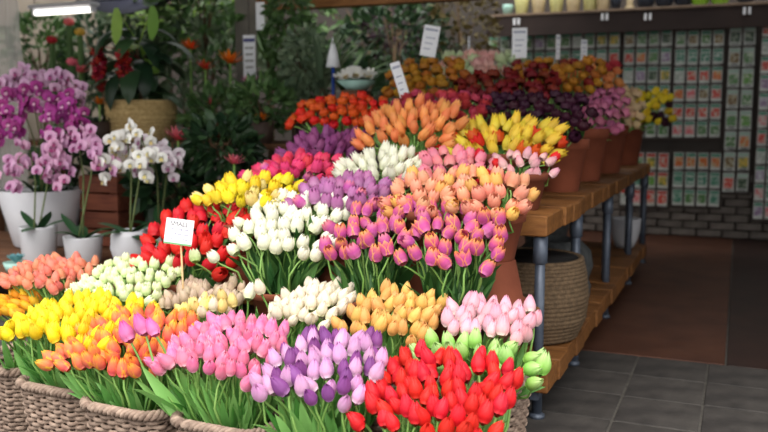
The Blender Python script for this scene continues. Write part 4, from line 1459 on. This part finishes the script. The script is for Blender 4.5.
p_bro = pm('bract_coral_pink', (0, (232, 96, 110)), (1, (246, 136, 146)))
p_brr = pm('bract_red', (0, (190, 50, 40)), (1, (206, 70, 50)))
p_bro2 = pm('bract_orange', (0, (226, 110, 30)), (1, (240, 140, 40)))
p_broy = pm('bract_yellow', (0, (226, 190, 70)), (1, (236, 206, 90)))
bromeliad(178, 132, 4.25, .30, 'coral pink bromeliad star behind the white orchids', M_ppot, p_bro, 1.4)
bromeliad(234, 155, 4.0, .30, 'coral pink bromeliad beside the hot pink tulips', M_terra, p_bro, .95)
bromeliad(99, 97, 4.62, .93, 'small orange bromeliad before the wicker planter', M_ppot, p_bro2, .9)
bromeliad(212, 98, 5.0, .93, 'small pink bromeliad among dark foliage', M_terra, p_bro, .9)
bromeliad(205, 62, 5.1, .93, 'dark red bromeliad beside the orange bract plant', M_ppot, p_brr, 1.1)
bromeliad(230, 56, 5.15, .93, 'tall orange bract plant beside the white hanging sign', M_ppot, p_bro2, 1.5)
bromeliad(190, 42, 5.22, .93, 'orange-red flowering plant above the wicker planter', M_ppot, p_orr, 1.2)
bromeliad(80, 66, 5.0, .93, 'coral flowering plant behind the pale pink orchid', M_ppot, p_bro, 1.2)
bromeliad(250, 78, 5.1, .93, 'pink flowering plant below the white hanging sign', M_ppot, p_hot, 1.1)
bromeliad(262, 112, 4.62, .93, 'small orange flowering plant among the leaves left of the tulips', M_ppot, p_bro2, .8)


# grafted cacti with coloured tops
def cactus(px, pyt, y, zb, label, cm, rad=.022):
    c = P(px, pyt, y)
    t = thing('grafted_cactus', label, 'cactus', (c.x, y, zb), None, 'grafted cacti')
    h = c.z - zb
    link('pot', MB().lathe([(0, 0), (.04, 0), (.052, .10), (.045, .10), (.044, .08), (0, .08)], 18).mesh('pot', M_white), t)
    n = 18
    b = MB()
    pr = [(rad, .07), (rad * 1.05, h * .5), (rad, h - .02), (rad * .4, h)]
    vs, fs = [], []
    for r_, z_ in pr:
        for q in range(n):
            r2 = r_ * (1.12 if q % 3 == 0 else .9)
            vs.append((r2 * math.cos(2 * PI * q / n), r2 * math.sin(2 * PI * q / n), z_))
    for i in range(len(pr) - 1):
        for q in range(n):
            fs.append((i * n + q, i * n + (q + 1) % n, (i + 1) * n + (q + 1) % n, (i + 1) * n + q))
    b.add(vs, fs)
    link('stem', b.mesh('stem', M_green), t)
    bb = MB()
    prof = [(.002, -.03), (.028, -.022), (.04, 0), (.03, .024), (.002, .034)]
    vs, fs = [], []
    for r_, z_ in prof:
        for q in range(n):
            r2 = r_ * (1.12 if q % 3 == 0 else .9)
            vs.append((r2 * math.cos(2 * PI * q / n), r2 * math.sin(2 * PI * q / n), z_))
    for i in range(len(prof) - 1):
        for q in range(n):
            fs.append((i * n + q, i * n + (q + 1) % n, (i + 1) * n + (q + 1) % n, (i + 1) * n + q))
    bb.add(vs, fs)
    link('coloured_top', bb.mesh('top', cm), t, (0, 0, h + .015))


cactus(52, 42, 5.1, .93, 'green cactus with a red ball on top above the pale orchid', p_brr)
cactus(69, 24, 5.2, .93, 'tallest green cactus with a coral pink top', p_bro)
cactus(80, 34, 5.2, .93, 'green cactus with a pale yellow top', p_broy)
cactus(72, 64, 4.9, .93, 'short green cactus with a pink top', p_bro, .025)

# ------------------------------------------------------------------ foliage behind
shrub('leafy_shrub', 'dark leafy shrub in the corner behind the cacti', 40, 52, 5.9, .30, .36, 520, .085, M_green, seed=31)
shrub('leafy_shrub', 'grey-green shrub above the wicker planter', 168, 14, 6.3, .55, .32, 600, .10, M_ggreen, seed=32)
shrub('leafy_shrub', 'bushy shrub left of the grey post', 205, 18, 6.0, .45, .42, 650, .10, M_green, seed=33)
shrub('leafy_shrub', 'bright leafed shrub at the top behind the grey post', 180, 2, 6.8, .7, .26, 500, .10, M_bgreen, seed=34)
shrub('leafy_shrub', 'dark broad shrub behind the orange bract plant', 205, 70, 6.3, .55, .45, 560, .12, M_ggreen, seed=35)
shrub('ivy_plant', 'trailing green ivy right of the white hanging sign', 290, 35, 5.6, .17, .52, 760, .062, M_green, seed=36, wid=.7, hang=.6)
shrub('ivy_plant', 'second trailing ivy beside the strap-leaved palm', 306, 70, 5.2, .16, .30, 560, .06, M_ggreen, seed=37, floor=.93, wid=.7, hang=.6)
shrub('leafy_shrub', 'low leafy plant left of the plum tulips', 262, 108, 4.75, .20, .18, 420, .07, M_green, floor=.93, seed=38, pot=False)
shrub('leafy_shrub', 'low dark plant behind the coral pink bromeliads', 222, 118, 5.0, .26, .20, 420, .08, M_green, floor=.93, seed=39, pot=False)
shrub('leafy_shrub', 'dark leafy plant above the yellow tulips', 222, 146, 4.2, .20, .16, 380, .085, M_dgreen, floor=.30, seed=40)
shrub('leafy_shrub', 'dark plant in the gap below the white orchid', 170, 185, 4.2, .22, .16, 300, .12, M_dgreen, floor=.30, seed=41)
shrub('leafy_shrub', 'dark leafy plant left of the crates', 72, 165, 4.27, .2, .2, 300, .11, M_dgreen, floor=.30, seed=42)
shrub('leafy_shrub', 'tall dark shrub behind the mustard flowers', 395, 45, 6.6, .5, .38, 600, .09, M_dgreen, seed=43)
shrub('leafy_shrub', 'brown-leaved shrub left of the wall shelf', 462, 32, 6.8, .30, .52, 640, .07, leaf_mat('foliage_brown', (74, 66, 40), (112, 98, 56), .5, .2), seed=44)
shrub('leafy_shrub', 'dark purple shrub below the timber beam', 400, 25, 7.2, .34, .3, 420, .08, leaf_mat('foliage_purple', (50, 32, 44), (74, 50, 62), .5, .2), seed=45)
shrub('leafy_shrub', 'green shrub far back between palm and price card', 370, 30, 7.5, .6, .5, 560, .09, M_green, seed=46)
shrub('leafy_shrub', 'grey-green shrub behind the white flower bowl', 335, 95, 6.0, .4, .25, 420, .09, M_dgreen, seed=47)
shrub('leafy_shrub', 'dark shrub behind the tall cacti', 102, 62, 6.6, .42, .5, 620, .11, M_dgreen, seed=48)


def palm(px, py, y, n, l, label, m, seed, zb):
    c = P(px, py, y)
    r = random.Random(seed)
    t = thing('strap_palm', label, 'palm', (c.x, y, zb), None, 'strap-leaved plants')
    h = c.z - zb
    link('pot', MB().lathe([(0, 0), (.11, 0), (.14, .24), (.13, .24), (.125, .2), (0, .2)], 22).mesh('pot', M_ppot), t)
    link('trunk', MB().tube([(0, 0, .18), (0, 0, h)], [.035, .028], 8).mesh('trunk', M_bark), t)
    for q in range(n):
        a = q * 2.4 + r.uniform(-.3, .3)
        up = r.uniform(.5, 2.6)
        link('leaf', MB().blade((0, 0, h - .03), (math.cos(a), math.sin(a), up), (-math.sin(a), math.cos(a), 0), l * r.uniform(.75, 1.1), .06, curl=-.5, fold=.22, seg=6, shape='strap').mesh('leaf', m), t)


palm(322, 88, 5.2, 16, .50, 'strap-leaved grey-green palm behind the orange-red ranunculus', M_ggreen, 51, .93)
palm(345, 86, 5.6, 16, .55, 'second strap-leaved palm behind the white flower bowl', M_green, 52, 0.0)
palm(135, 60, 5.6, 14, .5, 'dark strap-leaved plant behind the wicker planter', M_dgreen, 53, 0.0)
palm(270, 60, 6.2, 14, .5, 'dark strap-leaved plant behind the ivy', M_green, 54, 0.0)

# bowl of white flowers on a plinth
c = P(356, 78, 5.0)
pl = thing('wooden_plinth', 'dark wooden plinth under the bowl of white flowers', 'plinth', (c.x, 5.0, .0))
link('panel', MB().box((0, 0, (c.z - .08) / 2), (.14, .16, c.z - .08), bev=.004).mesh('panel', M_wood2, False), pl)
bw = thing('flower_bowl', 'bowl of white flowers with yellow centres behind the ranunculus', 'flower bowl', (c.x, 5.0, c.z - .078))
link('bowl', MB().lathe([(0, 0), (.06, 0), (.13, .06), (.12, .06), (.06, .02), (0, .02)], 24).mesh('bowl', M_teal), bw)
p_dai = pm('white_daisy', (0, (230, 190, 60)), (.3, (240, 220, 140)), (.45, (244, 242, 236)), (1, (246, 246, 242)), val=.05)
dm = MB()
dm.add([(0, 0, 0)], [], [0.], [0.])
petals(dm, 8, 0, .03, .012, [(0, .1), (.5, .6), (1, 1.1)], .4, 4, 4, seed=3, wshape=[(0, .3), (.6, 1), (1, .5)])
dme = dm.mesh('flower', p_dai)
for q in range(16):
    a = q * 2.4
    d_ = .12 * math.sqrt(q / 16)
    link('flower', dme, bw, (math.cos(a) * d_, math.sin(a) * d_, .075 + .04 * (1 - d_ / .12)), (rr.uniform(.2, 1.0), rr.uniform(-.4, .4), 0), rr.uniform(1.5, 2.0))
link('greens', MB().lathe([(.125, .058), (.09, .075), (0, .09)], 20).mesh('greens', M_dgreen), bw)

# paper cone and blue stake
c = P(333, 60, 5.1)
pc = thing('paper_cone', 'white paper cone standing behind the orange-red ranunculus', 'paper cone', (c.x, 5.1, .934))
link('cone', MB().lathe([(.05, c.z - .983), (.03, c.z - .883), (.003, c.z - .783)], 16).mesh('cone', M_paper), pc)
M_blue = mat('blue_stake', (40, 70, 150), None, rough=.5)
link('stake', MB().tube([(0, 0, 0), (0, 0, c.z - .97)], .012, 8).mesh('stake', M_blue), pc)

# ------------------------------------------------------------------ post, hanging signs, lamp, canopy, beam, plastic sheet
M_post = mat('grey_post', (92, 88, 82), (112, 106, 98), 5, .8)
c = P(246, 30, 5.9)
struct('trim_1', MB().box((c.x, 5.9, 1.36), (.13, .13, 2.66), bev=.006).mesh('post', M_post, False))


def hang_sign(px, y0, y1, wpx, y, label, lines=True):
    a, b = P(px, y0, y), P(px, y1, y)
    w = wpx * depth(a) / F
    t = thing('hanging_sign', label, 'sign', (a.x, y, b.z), (0, 0, .2), 'signs hanging by the grey post')
    h = a.z - b.z
    link('panel', MB().box((0, 0, h / 2), (w, .004, h), bev=.0015).mesh('panel', M_paper, False), t)
    link('cord', MB().tube([(0, 0, h - .005), (0, 0, 2.73 - b.z)], .003, 5).mesh('cord', M_black), t)
    if lines:
        link('print_band', MB().box((0, -.003, h * .88), (w * .9, .002, h * .08)).mesh('band', M_inkb, False), t)
        for q in range(4):
            link('print_line', MB().box((0, -.003, h * (.7 - .15 * q)), (w * (.7 - .1 * (q % 2)), .002, h * .03)).mesh('line', M_post, False), t)
    return t


hang_sign(249, 35, 78, 13, 5.6, 'white hanging sign with blue header before the grey post')
hang_sign(260, 2, 30, 9, 5.5, 'narrow white hanging tag above the larger white sign', False)

M_lamp = bpy.data.materials.new('fluorescent_tube')
M_lamp.use_nodes = True
_b = M_lamp.node_tree.nodes['Principled BSDF']
_b.inputs['Emission Color'].default_value = (1, .96, .88, 1)
_b.inputs['Emission Strength'].default_value = 1.8
a, b = P(36, 14, 5.25), P(92, 9, 5.25)
lp = thing('fluorescent_lamp', 'white fluorescent tube lamp hanging above the cacti', 'lamp', ((a.x + b.x) / 2, 5.25, (a.z + b.z) / 2))
L_ = b.x - a.x
link('tube', MB().tube([(-L_ / 2, 0, 0), (L_ / 2, 0, 0)], .02, 10).mesh('tube', M_lamp), lp)
link('reflector', MB().box((0, 0, .045), (L_ + .06, .12, .03), bev=.006).mesh('reflector', M_white, False), lp)
for x in (-L_ / 2 - .01, L_ / 2 + .01):
    link('holder', MB().box((x, 0, .012), (.02, .05, .06)).mesh('holder', M_white, False), lp)
for x in (-.3, .3):
    link('cord', MB().tube([(x, 0, .06), (x, 0, 2.73 - a.z)], .004, 5).mesh('cord', M_black), lp)

# navy canopy: a sagging awning cloth on a bar
M_navyc = mat('navy_canvas', (40, 42, 62), (52, 54, 76), 6, .8, .2, 60)
cb = MB()
a, b = P(78, 2, 5.4), P(172, 6, 5.4)
nx, ny = 14, 8
vs, fs = [], []
for j in range(ny + 1):
    for i in range(nx + 1):
        u, v = i / nx, j / ny
        vs.append((a.x + (b.x - a.x) * u, 5.4 + v * .9, 2.0 + .25 * v - .11 * math.sin(PI * u) * (1 - .4 * v) + .02))
n0 = len(vs)
vs += [(x, y, z + .004) for x, y, z in vs]
for j in range(ny):
    for i in range(nx):
        q = j * (nx + 1) + i
        fs.append((q, q + nx + 1, q + nx + 2, q + 1))
        fs.append((n0 + q, n0 + q + 1, n0 + q + nx + 2, n0 + q + nx + 1))
cb.add(vs, fs)
cn = thing('canopy', 'dark navy awning cloth sagging above the red-flowered plant', 'awning', (0, 0, 0))
link('cloth', cb.mesh('cloth', M_navyc), cn)
link('bar', MB().tube([(a.x - .02, 5.4, 2.03), (b.x + .02, 5.4, 2.03)], .012, 8).mesh('bar', M_steel), cn)
for x in (a.x, b.x):
    link('strap', MB().tube([(x, 5.4, 2.03), (x, 5.4, 2.72)], .004, 5).mesh('strap', M_black), cn)
a, b = P(318, 2, 6.0), P(484, 2, 6.0)
bmz = P(400, 4, 6.0).z
struct('trim_2', MB().box(((a.x + b.x) / 2 - .2, 6.0, bmz + .07), (b.x - a.x + .8, .10, .14), bev=.004).mesh('beam', M_wood, False))

# wrinkled clear plastic sheet at the frame edge
M_plas, n_, b_, o_ = base_mat('clear_plastic_sheet')
b_.inputs['Base Color'].default_value = lin((176, 172, 168))
b_.inputs['Roughness'].default_value = .25
tp = n_.nodes.new('ShaderNodeBsdfTransparent')
ms = n_.nodes.new('ShaderNodeMixShader')
ms.inputs[0].default_value = .55
n_.links.new(tp.outputs[0], ms.inputs[1])
n_.links.new(b_.outputs[0], ms.inputs[2])
n_.links.new(ms.outputs[0], o_.inputs['Surface'])
a, b = P(-30, 60, 4.5), P(24, 60, 4.5)
vs, fs = [], []
nx, nz = 26, 16
for j in range(nz + 1):
    for i in range(nx + 1):
        u, v = i / nx, j / nz
        vs.append((a.x + (b.x - a.x) * u, 4.48 + .02 * math.sin(u * 38 + 1.5 * math.sin(v * 5)) + .01 * math.sin(v * 23 + u * 9), .55 + 1.7 * v))
for j in range(nz):
    for i in range(nx):
        q = j * (nx + 1) + i
        fs.append((q, q + 1, q + nx + 2, q + nx + 1))
ps = thing('plastic_sheet', 'wrinkled clear plastic sheet hanging at the frame edge', 'plastic sheet', (0, 0, 0))
link('sheet', MB().add(vs, fs).mesh('sheet', M_plas), ps)
link('rod', MB().tube([(a.x - .03, 4.48, 2.25), (b.x + .03, 4.48, 2.25)], .012, 8).mesh('rod', M_steel), ps)
